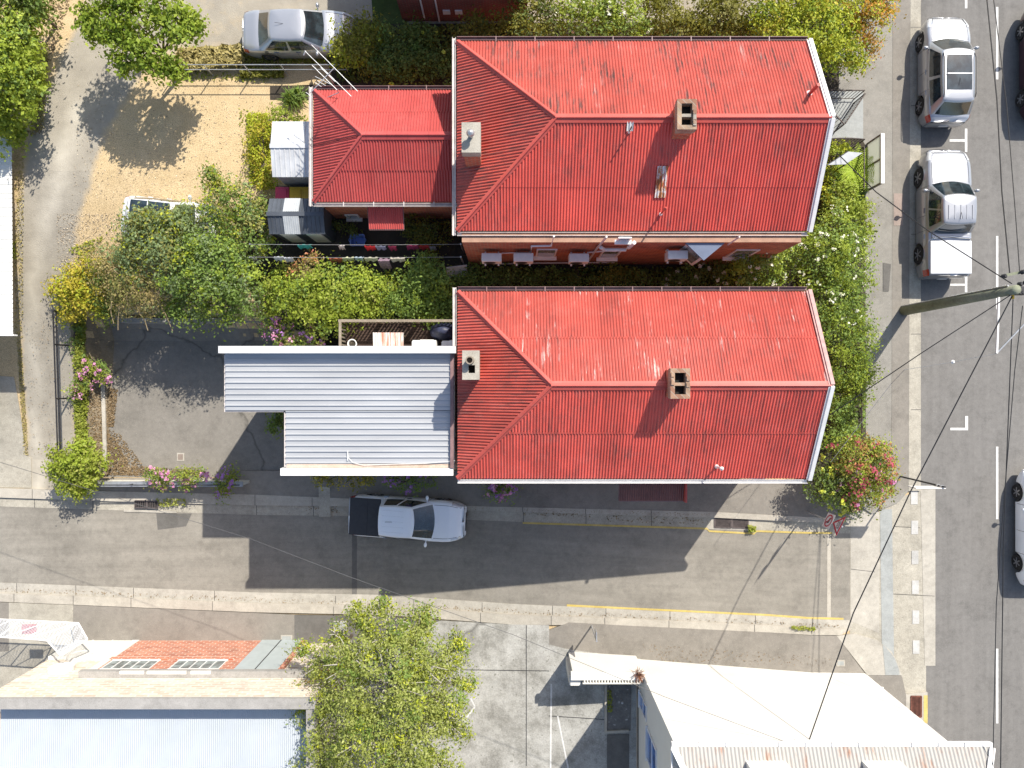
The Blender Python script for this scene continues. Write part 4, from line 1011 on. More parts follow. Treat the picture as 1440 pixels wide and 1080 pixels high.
def rrect(hx, hy, z, k=.3, n=5):
    out = []
    for sx, sy, a0 in ((1,1,0),(-1,1,90),(-1,-1,180),(1,-1,270)):
        for i in range(n+1):
            a = math.radians(a0+90*i/n); out.append((c.x+sx*(hx-k*hx)+k*hx*math.cos(a), c.y+sy*(hy-k*hy)+k*hy*math.sin(a), z))
    return out
m = MB(); rings = [rrect(.24,.18,zz), rrect(.29,.23,zz+.36), rrect(.325,.265,zz+.37), rrect(.325,.265,zz+.35)]
rings = [rrect(.22,.16,zz+.03), rrect(.27,.21,zz+.36), rrect(.31,.25,zz+.37), rrect(.31,.25,zz+.34), rrect(.24,.18,zz)]
k = len(rings[0])
m.v = [p for rg in rings for p in rg]; m.f = [(i*k+j, i*k+(j+1)%k, (i+1)*k+(j+1)%k, (i+1)*k+j) for i in range(4) for j in range(k)]+[tuple(range(k)), tuple(4*k+j for j in range(k))[::-1]]
m.build('basin', 'plastic_blue', r, smooth=False)
for s in (-1, 1): MB().tube([(c.x+s*.31,c.y-.09,zz+.36),(c.x+s*.36,c.y,zz+.36),(c.x+s*.31,c.y+.09,zz+.36)], .015, 6).build('handle', 'plastic_blue', r)
p = P(643, 382, .5)
r = thing('leaning_board', 'pale blue-white board leaning near the house corner behind the shrubs', 'board', (p.x, p.y, 0))
MB().add([(p.x-.42,p.y-.25,.35),(p.x+.42,p.y-.15,.35),(p.x+.42,p.y+.2,.9),(p.x-.42,p.y+.1,.9),(p.x-.42,p.y-.22,.32),(p.x+.42,p.y-.12,.32),(p.x+.42,p.y+.23,.87),(p.x-.42,p.y+.13,.87)],
         [(0,1,2,3),(7,6,5,4),(0,4,5,1),(1,5,6,2),(2,6,7,3),(3,7,4,0)]).build('panel', 'plastic_white', r)
for s in (-.35, .35): MB().beam((p.x+s,p.y+.15,0),(p.x+s,p.y+.12,.85), .05, .05).build('prop', 'timber', r)
MB().tube([P(599,377,1.5), P(600,343,1.5)], .02).v  # no-op

# --- brick house at the top edge
hN = thing('brick_house', 'dark red brick house wall with white pipes at the top edge', 'house', (-1, 18, 0))
MB().box(-4.6, .62, 15.3, 24, -.5, 5.2).build('wall', 'brick_house', hN)
MB().prism([(-4.9,15.0),(.9,15.0),(.9,24.3),(-4.9,24.3)], 5.2, lambda x, y: 5.35).build('roof', 'roof_cap', hN)
def npipe(pts): MB().tube([WY(a, b_, 15.22) for a, b_ in pts], .035, 8).build('downpipe', 'white_trim', hN)
npipe([(591,0),(597,26)]); npipe([(612,0),(618,31)])
for xx in (623, 640):
    p = WY(xx, 17, 15.3); MB().box(p.x, p.x+.3, 15.24, 15.29, p.z-.08, p.z+.2).build('air_brick', 'white_trim', hN)

# --- white roofed building on the left edge
hW = thing('carport', 'white metal roofed carport at the left edge beside the drive', 'carport', (-23, 6, -2))
zr_ = .5
for y_ in (2.6, 9.6): MB().box(-22.62, -22.5, y_-.06, y_+.06, -2.6, zr_-.1).build('post', 'white_trim', hW)
MB().box(-27, -25.2, 2.3, 10.0, -3.4, zr_-.1).build('wall', 'white_wall', hW)
MB().corr([(-27.2,2.05,zr_+.3),(-20.7,2.05,zr_),(-20.75,10.3,zr_),(-27.2,10.3,zr_+.3)], (0,1,0), .19, .02, 'trap').build('roof', 'white_wall', hW)
MB().box(-27, -20.65, 2.0, 2.06, zr_-.2, zr_+.03).build('fascia', 'white_trim', hW)

# --- stone building, bottom left
hS = thing('stone_building', 'cream stone building with orange brick front and pale blue roof, bottom left', 'building', (-14, -14, -3))
SX0, SX1 = -20.2, -7.55
MB().box(SX0, SX1, -12.34, -12.0, -3.6, 2.82).box(SX0+.001, SX1-.001, -25, -12.341, -3.6, 1.5).build('wall', 'stone', hS)
MB().box(SX0-.08, SX1+.08, -12.37, -11.96, 2.82, 2.96).build('parapet', 'stonecap', hS)
MB().box(SX1-.3, SX1+.04, -25, -12.371, 1.4, 2.9).build('parapet', 'stonecap', hS)
MB().corr([(SX0+.0,-25,2.3),(SX1-.31,-25,2.3),(SX1-.31,-12.345,1.88),(SX0+.0,-12.345,1.88)], (1,0,0), .076, .009).build('roof', 'blue_roof', hS, smooth=True)
# front bay: brick, white quoins, glazing, ledge
BY = -11.86
def wxs(px, py): return WY(px, py, BY)
br = MB().box(wxs(150,930).x, wxs(405,930).x, -11.999, BY, -3.3, .72).build('brick_front', 'brick_orange', hS)
xl = -17.55
MB().box(xl, xl+.32, -11.995, BY+.03, -3.3, .74).build('quoin', 'white_wall', hS)
MB().box(-20.19, xl-.003, -11.998, BY+.004, -3.3, -.95).build('painted_wall', 'white_wall', hS)
MB().box(xl-.15, -8.1, -11.99, BY+.13, .74, .98).build('ledge', 'stonecap', hS)
lm = MB()
for a, b_ in ((173,207),(211,266),(272,300)): lm.box(wxs(a,945).x*1.0, wxs(b_,945).x, BY+.02, BY+.134, .9, .986)
lm.build('paint_traces', 'white_wall', hS)
def gwin(xa, xb, z0, z1, n):
    f = MB(); t = .05
    for i in range(n+1):
        x = xa+(xb-xa)*i/n; f.box(x-t*.32, x+t*.32, BY+.002, BY+.03, z0, z1)
    f.box(xa-t/2, xb+t/2, BY+.002, BY+.034, z1, z1+.05); f.box(xa-t/2, xb+t/2, BY+.002, BY+.034, z0-.06, z0)
    fo = f.build('window', 'white_trim', hS)
    MB().box(xa, xb, BY-.05, BY+.006, z0, z1).build('pane', 'glass_house', fo)
    MB().box(xa-.2, xb+.25, BY+.003, BY+.05, z0-.32, z0-.065).build('sill_course', 'brick_orange', fo)
    return fo
z_hi = .62
gwin(wxs(140,942).x, wxs(208,942).x, -.5, .42, 5); gwin(wxs(236,942).x, wxs(306,942).x, -.5, .42, 5)
MB().box(wxs(345,925).x, wxs(404,925).x, BY+.004, BY+.03, -2.9, .55).build('door', plain('pale_teal_door', (.40,.445,.445), .5, 0, .04), hS)
MB().box(wxs(374,925).x-.02, wxs(374,925).x+.02, BY+.03, BY+.045, -2.9, .55).build('door_seam', 'cartrim', hS)
for (a, b_) in ((143,903),(112,922),(86,939.5)):
    p = WY(a, b_, -11.9)
    m = MB().lathe((p.x, -11.99, p.z), [(.5,0),(.5,.16),(.44,.16),(.42,.13)], 28, 'y'); m.build('wall_disc', 'white_wall', hS)
# awning frame on the left end
af = thing('awning_frame', 'white tubular awning frame with clear panels over the footpath', 'awning', (-19.5, -11.2, -2.9))
za, zb_ = -.6, -1.3
A0, A1 = P(-40, 869, za), P(110, 876, za)
C0, C1 = P(-40, 893, 0.05), P(66, 900.5, 0.05)
D1 = P(123, 899, -.3); E1 = P(86, 922, .5)
fr = MB()
fr.tube([A0, A1], .03, 6); fr.tube([C0, C1], .03, 6); fr.tube([A1, C1], .03, 6); fr.tube([A1, D1], .035, 6); fr.tube([C1, E1], .035, 6); fr.tube([D1, E1], .035, 6)
for t in (.05, .36, .7): fr.tube([A0.lerp(A1, t+.1), C0.lerp(C1, t)], .025, 6)
for t in (.05, .4): fr.tube([A0.lerp(A1, t+.33), C0.lerp(C1, t+.02)], .018, 6)
fr.tube([A1, C0.lerp(C1, .72)], .02, 6)
fr.build('frame', 'white_trim', af)
def clearpanel():
    m, nt, b = newmat('mesh_panel')
    t = N(nt, 'ShaderNodeBsdfTransparent'); ms = N(nt, 'ShaderNodeMixShader'); ch = N(nt, 'ShaderNodeTexChecker'); ch.inputs['Scale'].default_value = 14
    nt.links.new(coords(nt, 'pos'), ch.inputs['Vector'])
    mr = N(nt, 'ShaderNodeMath', operation='MULTIPLY_ADD'); nt.links.new(ch.outputs['Fac'], mr.inputs[0]); mr.inputs[1].default_value = .25; mr.inputs[2].default_value = .22
    nt.links.new(mr.outputs[0], ms.inputs[0]); nt.links.new(t.outputs[0], ms.inputs[1]); nt.links.new(b.outputs[0], ms.inputs[2])
    b.inputs['Base Color'].default_value = (.55,.58,.62,1); b.inputs['Roughness'].default_value = .3
    nt.links.new(ms.outputs[0], nt.nodes['Material Output'].inputs['Surface']); return m
M['meshp'] = clearpanel()
MB().poly([A0, A1, C1, C0]).poly([A1, D1, E1, C1]).build('mesh_panel', 'meshp', af)
MB().tube([A0.lerp(A1,.93), G(100, 885, .12)], .03, 8).tube([C0.lerp(C1,.8), G(75, 905, .12)], .03, 8).build('post', 'white_trim', af)
p = P(41, 885, -.45)
sb = MB().box(p.x-.32, p.x+.3, p.y-.2, p.y+.2, p.z-.03, p.z).build('sign_board', plain('red_board', (.4,.12,.13), .5), None, loc=p); tag(sb, 'small faded red board under the clear awning panels', 'sign')

# --- tall white building, bottom right
hR = thing('white_rendered_building', 'tall white rendered building with rusty hipped iron roof, bottom right', 'building', (10, -17, 0))
RW, RX0, RX1, RZ_ = -12.15, 5.42, 14.85, 6.22
MB().prism([(RX0,-26),(RX1,-26),(RX1,RW-.02),(RX0,RW+.14)], -3.0, RZ_-.1).build('wall', 'white_wall', hR)
rx0, rx1, ry = (945-CX)*.02395, (1390-CX)*.02395, -12.13
hp = 2.4; top_z = RZ_+hp*.5
m = MB().corr([(rx0,ry,RZ_),(rx1,ry,RZ_),(rx1-hp,ry-hp*2,RZ_+hp),(rx0+hp*1.0,ry-hp*2,RZ_+hp)], (1,0,0), .13, .018)
rf = m.build('roof', 'rusty', hR, smooth=True)
MB().corr([(rx0,ry,RZ_),(rx0+hp,ry-hp*2,RZ_+hp),(rx0+hp,ry-12,RZ_+hp),(rx0,ry-12,RZ_)], (0,1,0), .13, .018).build('roof_sheet', 'rusty', rf, smooth=True)
MB().corr([(rx1,ry,RZ_),(rx1,ry-12,RZ_),(rx1-hp,ry-12,RZ_+hp),(rx1-hp,ry-hp*2,RZ_+hp)], (0,1,0), .13, .018).build('roof_sheet', 'rusty', rf, smooth=True)
MB().beam((rx0,ry,RZ_+.04),(rx0+hp,ry-hp*2,RZ_+hp+.05), .2, .03).build('hip_cap', 'white_trim', rf); MB().beam((rx1,ry,RZ_+.04),(rx1-hp,ry-hp*2,RZ_+hp+.05), .2, .03).build('hip_cap', 'white_trim', rf)
g = MB(); g.box(rx0-.04, rx1+.04, ry+.0, ry+.12, RZ_-.14, RZ_-.005); g.box(rx0-.06, rx0-.005, ry-12, ry-.002, RZ_-.14, RZ_-.005); g.box(rx1+.005, rx1+.06, ry-12, ry-.002, RZ_-.14, RZ_-.005); straps(g, (rx0,ry,RZ_+.02), (rx1,ry,RZ_+.02), (0,1,0), .85); g.build('gutter', 'white_trim', hR)
for xa, xb in ((1060,1118),(1229,1285)):
    d = .0228; x0, x1 = (xa-CX)*d, (xb-CX)*d
    MB().box(x0, x1, -13.6, -12.5, 5.6, 6.85).build('chimney', 'white_wall', hR)
# moulded bands on the north wall, west windows
MB().prism([(RX0+.02,RW+.1),(RX1-.02,RW-.06),(RX1-.02,RW-.008),(RX0+.02,RW+.15)], -3.0, 1.5).build('dado', plain('dado_cream', (.66,.645,.59), .85, 0, .05, .8), hR)
bd = MB(); bd.prism([(RX0-.02,RW+.1),(RX1+.02,RW-.06),(RX1+.02,RW+.012),(RX0-.02,RW+.17)], 1.5, 1.55); bd.build('string_course', 'white_wall', hR)
def wwin(y0, y1, z0, z1):
    f = MB(); f.box(RX0-.045, RX0-.002, y0, y0+.06, z0, z1); f.box(RX0-.045, RX0-.002, y1-.06, y1, z0, z1); f.box(RX0-.043, RX0-.002, y0+.06, y1-.06, z1-.06, z1); f.box(RX0-.09, RX0-.002, y0-.05, y1+.05, z0-.08, z0); f.box(RX0-.04, RX0-.002, y0+.06, y1-.06, (z0+z1)/2-.03, (z0+z1)/2+.03)
    fo = f.build('window', 'white_trim', hR); MB().box(RX0-.012, RX0+.05, y0+.03, y1-.03, z0+.03, z1-.03).build('pane', 'glass_blue', fo)
wwin(-13.6, -12.95, .0, 1.4); wwin(-15.0, -13.7, 1.6, 3.4)
MB().box(RX0-.07, RX0-.001, -26, RW-.3, -.55, -.4).build('string_course', 'timber_pale', hR)
MB().box(RX0-.06, RX0-.002, -14.6, -13.9, -3, -1.2).build('door', 'cartrim', hR)
wl_ = MB(); wl_.tube([(RX0-.1,RW-.2,-2.9),(RX0-.1,RW-.2,.4)], .05, 8); wl_.build('downpipe', 'white_trim', hR)
# wing wall with pillar
ww = thing('wing_wall', 'low white garden wall with dentil underside and end pillar', 'wall', (3.9, -11.6, -1.3))
wa = WY(800, 936, -11.98)
MB().box(2.5, 5.41, -12.1, -11.86, -2.2, .7).build('wall_panel', 'white_wall', ww)
MB().box(2.42, 5.6, -12.14, -11.82, .7, .86).build('coping', 'white_wall', ww)
MB().box(2.38, 2.86, -12.5, -12.105, -2.2, .5).build('pillar', 'white_wall', ww)
MB().box(2.42, 2.82, -12.46, -12.145, .5, .62).build('pillar_cap', 'white_wall', ww)
dn = MB(); x = 2.95
while x < 5.3: dn.box(x, x+.06, -12.26, -12.141, .56, .84); x += .12
dn.box(2.9, 5.38, -12.30, -12.261, .56, .86); dn.build('dentil_row', 'cream_wall', ww)
# sign post by the wing wall
p = G(832, 880, .12); q = P(846.5, 914, 0.0); q = Vector((p.x, p.y, .55))
sp = thing('sign_post', 'grey metal street post with edge-on plate by the low white wall', 'sign', p)
MB().tube([p, q], .035, 8).build('post', 'galv', sp)
MB().box(q.x-.02, q.x+.02, q.y-.03, q.y+.35, q.z-.5, q.z-.05).build('plate', 'galv', sp)
# gravel planter along the west wall
drape('gravel_strip', [(852,944),(887,940),(886,1025),(852,1028)], .15, 'gravel', .1)
drape('yard_path', [(853,1031),(884,1030),(884,1200),(853,1200)], .135, 'asphalt_patch')
pk = MB()
for a, b_ in (((852,944),(851.5,1030)), ((852,1029),(884,1027))):
    u, v_ = G(*a, .16), G(*b_, .16); pk.beam(u, v_, .1, .16)
tag(pk.build('planter_edging', 'concrete_kerb', None, loc=G(852,1000,.1)), 'low concrete edging round the gravel strip by white wall', 'edging')
p = G(873, 983, .16)
dr = thing('tap_fitting', 'small pale tap fitting standing in the gravel strip', 'tap', p)
MB().tube([p, p+Vector((0,0,.35))], .025, 8).build('riser', 'galv', dr); MB().lathe(p+Vector((0,0,.35)), [(.05,0),(.05,.05)], 8).build('handle', 'galv', dr)

# ------------------------------------------------------------------ vehicles (local frame: x forward, y left, z up)
def interp(tab, x):
    if x <= tab[0][0]: return tab[0][1]
    for (a, va), (b_, vb) in zip(tab, tab[1:]):
        if x <= b_:
            t = (x-a)/(b_-a); t = t*t*(3-2*t)*.6+t*.4; return va+(vb-va)*t
    return tab[-1][1]
def make_car(name, label, cat, loc, rot, L, W, top_tab, cab, wheels, rw=.33, body='silver', pickup=None, sunroof=None, group=None, roofmat=None, rails=False, rear_lights=True, hoodlines=0):
    r = thing(name, label, cat, loc, group, rot)
    hl = L/2
    def hw(x):
        t = abs(x)/hl; e = 0
        if x > 0 and t > .62: e = .24*((t-.62)/.38)**2.4
        if x < 0 and t > .72: e = (.16 if not pickup else .07)*((t-.72)/.28)**2.4
        return W/2*(1-e)
    def zb(x):
        z = .24+.10*max(0, (abs(x)/hl-.85)/.15)
        for xw in wheels:
            R = rw+.075; d = abs(x-xw)
            if d < R: z = max(z, rw+math.sqrt(R*R-d*d))
        return z
    NJ = 9
    def S(x, j):           # j: 0 sill ... 8 centre line of the top; sign handled by caller
        w_ = hw(x); b_ = zb(x); zt = interp(top_tab, x)
        pr = [(.955, b_), (.99, max(b_, .42)), (1.0, max(b_, .60)), (.985, max(b_, min(zt-.12, .80))), (.955, max(b_+.01, zt-.05)), (.90, zt-.005), (.72, zt+.018), (.4, zt+.035), (0, zt+.042)]
        i = min(int(j), NJ-2); t = j-i
        return (w_*(pr[i][0]+(pr[i+1][0]-pr[i][0])*t), pr[i][1]+(pr[i+1][1]-pr[i][1])*t)
    xs = set([-hl+L*i/46 for i in range(47)])
    for xw in wheels:
        for k in range(13): xs.add(xw+(rw+.075)*math.cos(math.pi*k/12)*.9999)
    xs = sorted(xs)
    def build_surface(x_list, jl, off, sides=(1, -1), close=False):
        m = MB(); nj = len(jl)
        for sd in sides:
            n0 = len(m.v)
            for x in x_list:
                for j in jl:
                    y, z = S(x, j)
                    # offset outwards
                    y2, z2 = S(x, min(8, j+.2)); y1, z1 = S(x, max(0, j-.2))
                    ny, nz = (z2-z1), -(y2-y1); q = math.hypot(ny, nz) or 1
                    m.v.append((x, sd*(y+off*ny/q), z+off*nz/q))
            for i in range(len(x_list)-1):
                for j in range(nj-1):
                    a = n0+i*nj+j; f = (a, a+nj, a+nj+1, a+1)
                    m.f.append(f if sd > 0 else f[::-1])
        return m
    m = build_surface(xs, list(range(NJ)), 0)
    k = len(xs)*NJ
    for (i, fl) in ((0, 0), (len(xs)-1, 1)):   # end caps
        ring = [i*NJ+j for j in range(NJ)]+[k+i*NJ+j for j in range(NJ-1)][::-1]
        # bulge bumper
        cx = sum(m.v[q][0] for q in ring)/len(ring); sgn = 1 if fl else -1
        inner = []
        for q in ring:
            x, y, z = m.v[q]; m.v.append((x+sgn*.05, y*.86, .5+(z-.5)*.75)); inner.append(len(m.v)-1)
        n_ = len(ring)
        for q in range(n_): m.f.append((ring[q], ring[(q+1)%n_], inner[(q+1)%n_], inner[q]) if fl else (ring[q], inner[q], inner[(q+1)%n_], ring[(q+1)%n_]))
        m.f.append(tuple(inner) if fl else tuple(inner[::-1]))
    bo = m.build('body', body, r, local=True, smooth=True)
    MB().box(-hl+.25, hl-.3, -W/2+.24, W/2-.24, .2, .62).build('underbody', 'cartrim', r, local=True)
    # cabin
    xb0, xb1, xt0, xt1, zbelt, zroof = cab      # rear base, front base, rear top, front top
    wb0, wb1 = hw(xb0)*.93, hw(xb1)*.9; wt = W/2*.70
    base = [(xb1,-wb1),(xb1,wb1),(xb0,wb0),(xb0,-wb0)]; topc = [(xt1,-wt),(xt1,wt),(xt0,wt*.96),(xt0,-wt*.96)]
    midw = W/2*.93
    def C(s, v, off=0):
        def p0(s, v):
            i = int(s)%4; t = s-int(s)
            def edge(c, bf):
                a, b_ = c[i], c[(i+1)%4]; x = a[0]+(b_[0]-a[0])*t; y = a[1]+(b_[1]-a[1])*t
                q = 1-(2*t-1)**2
                if i == 0: x += bf*q
                elif i == 2: x -= bf*.5*q
                else: y += (1 if i == 1 else -1)*.05*q*(bf/.16)
                return x, y
            bx, by = edge(base, .2); tx, ty = edge(topc, .10)
            vp = max(v, 0)
            u = vp**.92
            return Vector((bx+(tx-bx)*u, by+(ty-by)*vp**1.15, zbelt-.03+(zroof-.03-zbelt+.03)*v))
        p = p0(s, v)
        if off:
            e = 1e-2; du = p0(min(s+e, int(s)+.999), v)-p0(max(s-e, int(s)), v); dv = p0(s, min(1, v+e))-p0(s, max(0, v-e))
            n = du.cross(dv).normalized(); c = Vector(((xb0+xb1)/2, 0, zbelt))
            if n.dot(p-c) < 0: n = -n
            p = p+n*off
        return p
    m = MB(); ss = [i/8 for i in range(32)]; vs = [0, .25, .5, .75, .92, 1.0]
    for v in vs:
        for s in ss: m.v.append(C(s, v))
    cx = (xt0+xt1)/2
    for sc_, dz in ((.965, .022), (.88, .036), (.6, .055), (.25, .064)):
        for s in ss:
            p = C(s, 1.0); m.v.append((cx+(p.x-cx)*sc_, p.y*sc_, p.z+dz))
    nr, n_ = len(vs)+4, 32
    for i in range(nr-1):
        for j in range(n_): m.f.append((i*n_+j, i*n_+(j+1)%n_, (i+1)*n_+(j+1)%n_, (i+1)*n_+j))
    m.f.append(tuple((nr-1)*n_+j for j in range(n_)))
    cb = m.build('cabin', roofmat or body, r, local=True, smooth=True)
    def cpatch(nm, s0, s1, v0, v1, mt='glass', off=.008, ns=10, nv=4, par=cb, sl=0):
        q = MB()
        for i in range(nv+1):
            for j in range(ns+1):
                t = j/ns; v = v0+(v1-v0)*i/nv
                q.v.append(C(s0+(s1-s0)*t, v, off))
        for i in range(nv):
            for j in range(ns): q.f.append((i*(ns+1)+j, i*(ns+1)+j+1, (i+1)*(ns+1)+j+1, (i+1)*(ns+1)+j))
        return q.build(nm, mt, par, local=True, smooth=True)
    cpatch('windscreen', .05, .95, .05, .95); cpatch('rear_window', 2.08, 2.92, .15, .9)
    cpatch('windscreen_surround', .03, .97, -.02, .06, 'cartrim', .012)
    for s in (1, 3):
        if s == 1:
            cpatch('side_window', 1.07, 1.48, .12, .88); cpatch('side_window', 1.53, 1.90, .12, .86)
        else:
            cpatch('side_window', 3.10, 3.47, .12, .86); cpatch('side_window', 3.52, 3.93, .12, .88)
    if sunroof:
        a, b_, wd = sunroof
        q = MB(); nn = 8
        for i in range(nn+1):
            for j in range(nn+1):
                x = a+(b_-a)*i/nn; y = -wd+2*wd*j/nn
                q.v.append((x, y, zroof+.052-.06*(abs(x-cx)/((xt1-xt0)/2))**3*.6-.03*(abs(y)/wt)**2))
        for i in range(nn):
            for j in range(nn): q.f.append((i*(nn+1)+j, (i+1)*(nn+1)+j, (i+1)*(nn+1)+j+1, i*(nn+1)+j+1))
        q.build('sunroof', 'glass', cb, local=True, smooth=True)
        MB().box((a*.55+b_*.45)-.02, (a*.55+b_*.45)+.02, -wd, wd, zroof+.04, zroof+.062).build('sunroof_bar', body, cb, local=True)
    if rails:
        for s in (-1, 1): MB().tube([(xt0+.1,s*wt*.97,zroof+.02),(xt0+.25,s*wt*.98,zroof+.07),(xt1-.3,s*wt*.98,zroof+.07),(xt1-.1,s*wt*.97,zroof+.0)], .02, 6).build('roof_rail', 'cartrim', cb, local=True)
    if hoodlines:
        q = MB()
        for i in range(hoodlines):
            y = wt*.72*(-1+2*i/(hoodlines-1)); q.beam((xt0+.15,y,zroof+.03-.02*abs(y)),(xt1-.35,y,zroof+.036-.02*abs(y)), .03, .03)
        q.build('roof_rib', body, cb, local=True)
    # seams and lamps on the body surface
    def seam(x, ja, jb, sd):
        pts = []
        for i in range(7):
            y, z = S(x, ja+(jb-ja)*i/6); pts.append((x, sd*(y+.002), z+.002))
        MB().tube(pts, .007, 4, False).build('panel_seam', 'cartrim', bo, local=True)
    dx = [wheels[1]-rw-.14, (wheels[0]+wheels[1])/2-.1, wheels[0]+rw+.1 if not pickup else xb0+.12]
    for sd in (1, -1):
        for x in dx: seam(x, .6, 4.9, sd)
    for sd in (1, -1):   # bonnet shut lines
        pts = []
        for i in range(9):
            x = xb1+.05+(hl-.16-xb1)*i/8; y, z = S(x, 5.6); pts.append((x, sd*y, z+.003))
        MB().tube(pts, .008, 4, False).build('panel_seam', 'cartrim', bo, local=True)
    hx = [hl-.5+.42*i/6 for i in range(7)]
    for sd in (1, -1):
        build_surface(hx, [3.4, 4.0, 4.6, 5.0, 5.4], .008, (sd,)).build('headlight', 'lampglass', bo, local=True, smooth=True)
        tx = [-hl+.01+.26*i/5 for i in range(6)]
        build_surface(tx, [2.6, 3.4, 4.0, 4.5], .008, (sd,)).build('tail_light', 'tail', bo, local=True, smooth=True)
        ms = MB(); mx = xb1-.28; my = W/2*.97
        ms.lathe((mx, sd*(my+.14), zbelt+.06), [(.02,-.09),(.075,-.06),(.085,0),(.07,.06),(.02,.085)], 10)
        ms.v[:] = [(mx+(x-mx)*.85, sd*(my+.14)+(y-sd*(my+.14))*1.35, z) for x, y, z in ms.v]
        ms.tube([(mx, sd*(my-.05), zbelt+.0), (mx, sd*(my+.1), zbelt+.04)], .025, 6)
        ms.build('wing_mirror', body, r, local=True, smooth=True)
        hd = MB()
        for x in (dx[0]-.95, dx[1]-.85):
            y, z = S(x, 3.3); hd.box(x-.1, x+.1, min(sd*(y-.005), sd*(y+.03)), max(sd*(y-.005), sd*(y+.03)), z-.015, z+.015)
        hd.build('door_handle', 'chrome' if pickup else body, bo, local=True)
    gr = MB(); gr.box(hl+.0, hl+.06, -W*.22, W*.22, .42, .62); gr.build('grille', 'cartrim', bo, local=True)
    pl = MB(); pl.box(-hl-.065, -hl-.03, -.19, .19, .48, .6); pl.build('number_plate', 'plastic_white', bo, local=True)
    MB().tube([(xb1-.06,-.45,zbelt+.0),(xb1+.1,.05,zbelt-.02)], .012, 5).tube([(xb1-.06,.1,zbelt+.0),(xb1+.1,.55,zbelt-.02)], .012, 5).build('wiper', 'cartrim', cb, local=True)
    MB().tube([(cx-.1,0,zroof+.04),(cx-.4,0,zroof+.14)], .008, 5).build('aerial', 'cartrim', cb, local=True)
    for xw in wheels:
        for sd in (1, -1):
            yc = sd*(W/2-.135); tw = .215
            t = MB(); t.lathe((xw, yc, rw), [(rw*.62,-tw/2),(rw*.93,-tw/2),(rw,-tw*.36),(rw,tw*.36),(rw*.93,tw/2),(rw*.62,tw/2)], 24, 'y')
            wh = t.build('wheel', 'tyre', r, local=True, smooth=False)
            ym = yc+sd*tw*.44
            q = MB(); q.lathe((xw, ym, rw), [(rw*.66,-.02),(rw*.66,.012),(rw*.58,.012),(rw*.58,-.02)], 24, 'y')
            for i in range(6):
                a = math.pi*2*i/6; q.beam((xw+.04*math.cos(a),ym+sd*.012,rw+.04*math.sin(a)),(xw+rw*.6*math.cos(a),ym+sd*.005,rw+rw*.6*math.sin(a)), .05, .03, (0,1,0))
            q.lathe((xw, ym, rw), [(.06,-.02),(.06,.02)], 12, 'y')
            q.build('rim', 'rim', wh, local=True)
    if pickup:
        kind, mt = pickup
        x0, x1 = -hl+.06, xb0-.06
        zt = interp(top_tab, (x0+x1)/2)
        if kind == 'soft':
            q = MB(); q.box(x0, x1, -W/2+.09, W/2-.09, zt-.02, zt+.055); q.build('tonneau_cover', mt, r, local=True, bevel=.025)
            q = MB(); xm = (x0+x1)/2+.12
            q.beam((xm,-W/2+.12,zt+.056),(xm,W/2-.12,zt+.056), .03, .006); q.build('cover_seam', 'cartrim', r, local=True)
        else:
            q = MB(); q.box(x0, x1-.28, -W/2+.10, W/2-.10, zt-.02, zt+.075); q.build('tonneau_cover', mt, r, local=True, bevel=.04)
            q = MB(); q.box(x1-.26, x1+.02, -W/2+.16, W/2-.16, zt-.02, zt+.05); q.build('cover_front', body, r, local=True, bevel=.03)
            q = MB(); q.tube([(x1-.25,-W/2+.14,zt+.05),(x1-.18,-W/2+.2,zt+.13),(x1-.12,0,zt+.15),(x1-.18,W/2-.2,zt+.13),(x1-.25,W/2-.14,zt+.05)], .03, 8); q.build('sports_bar', 'chrome', r, local=True)
    return r
R90 = math.pi/2
car_tab = lambda L, hood, belt, tail: [(-L/2,tail-.12),(-L/2+.12,tail-.02),(-L/2+.5,tail),(-L*.2,belt),(L*.18,belt),(L*.22,hood+.04),(L/2-.45,hood-.06),(L/2-.12,hood-.2),(L/2,hood-.32)]
L_ = 4.4
make_car('suv', 'silver SUV with dark glass sunroof parked on the main road beside the garden hedge', 'car', (17.85,12.9,.02), (0,0,R90), 4.35, 1.84,
         [(-2.18,.85),(-2.1,1.0),(-1.6,1.05),(0,1.0),(.75,1.0),(1.2,1.0),(1.75,.93),(2.05,.82),(2.18,.66)], (-1.95,1.05,-1.55,.42,1.0,1.6), (-1.33,1.32), .35, 'silver', sunroof=(-1.15,.25,.5), rails=True)
make_car('pickup_truck', 'silver double-cab pickup with white flat tray cover parked on the main road', 'pickup truck', (17.8,7.0,.02), (0,0,R90), 5.2, 1.88,
         [(-2.6,1.05),(-2.5,1.1),(-.9,1.1),(-.6,1.08),(.8,1.08),(1.05,1.12),(2.0,1.06),(2.4,.95),(2.6,.75)], (-.85,1.12,-.6,.45,1.1,1.76), (-1.62,1.58), .39, 'silver2', pickup=('hard','whitepaint'), hoodlines=5)
sl_a = -math.atan(3/18.5)
ux, uy = -4.62, -6.05
rot = Matrix.Rotation(math.radians(-2.2), 4, 'Z') @ Matrix.Rotation(sl_a, 4, 'Y')
make_car('pickup_truck', 'white pickup with black soft tray cover parked in shade on the lane', 'pickup truck', (ux,uy,zs(ux)+.025), rot.to_euler(), 5.25, 1.86,
         [(-2.62,1.02),(-2.55,1.08),(-.9,1.08),(-.6,1.05),(.8,1.05),(1.05,1.1),(2.0,1.02),(2.4,.9),(2.62,.7)], (-1.05,1.3,-.95,.5,1.07,1.76), (-1.6,1.6), .38, 'pearl', pickup=('soft','tonneau'), hoodlines=5)
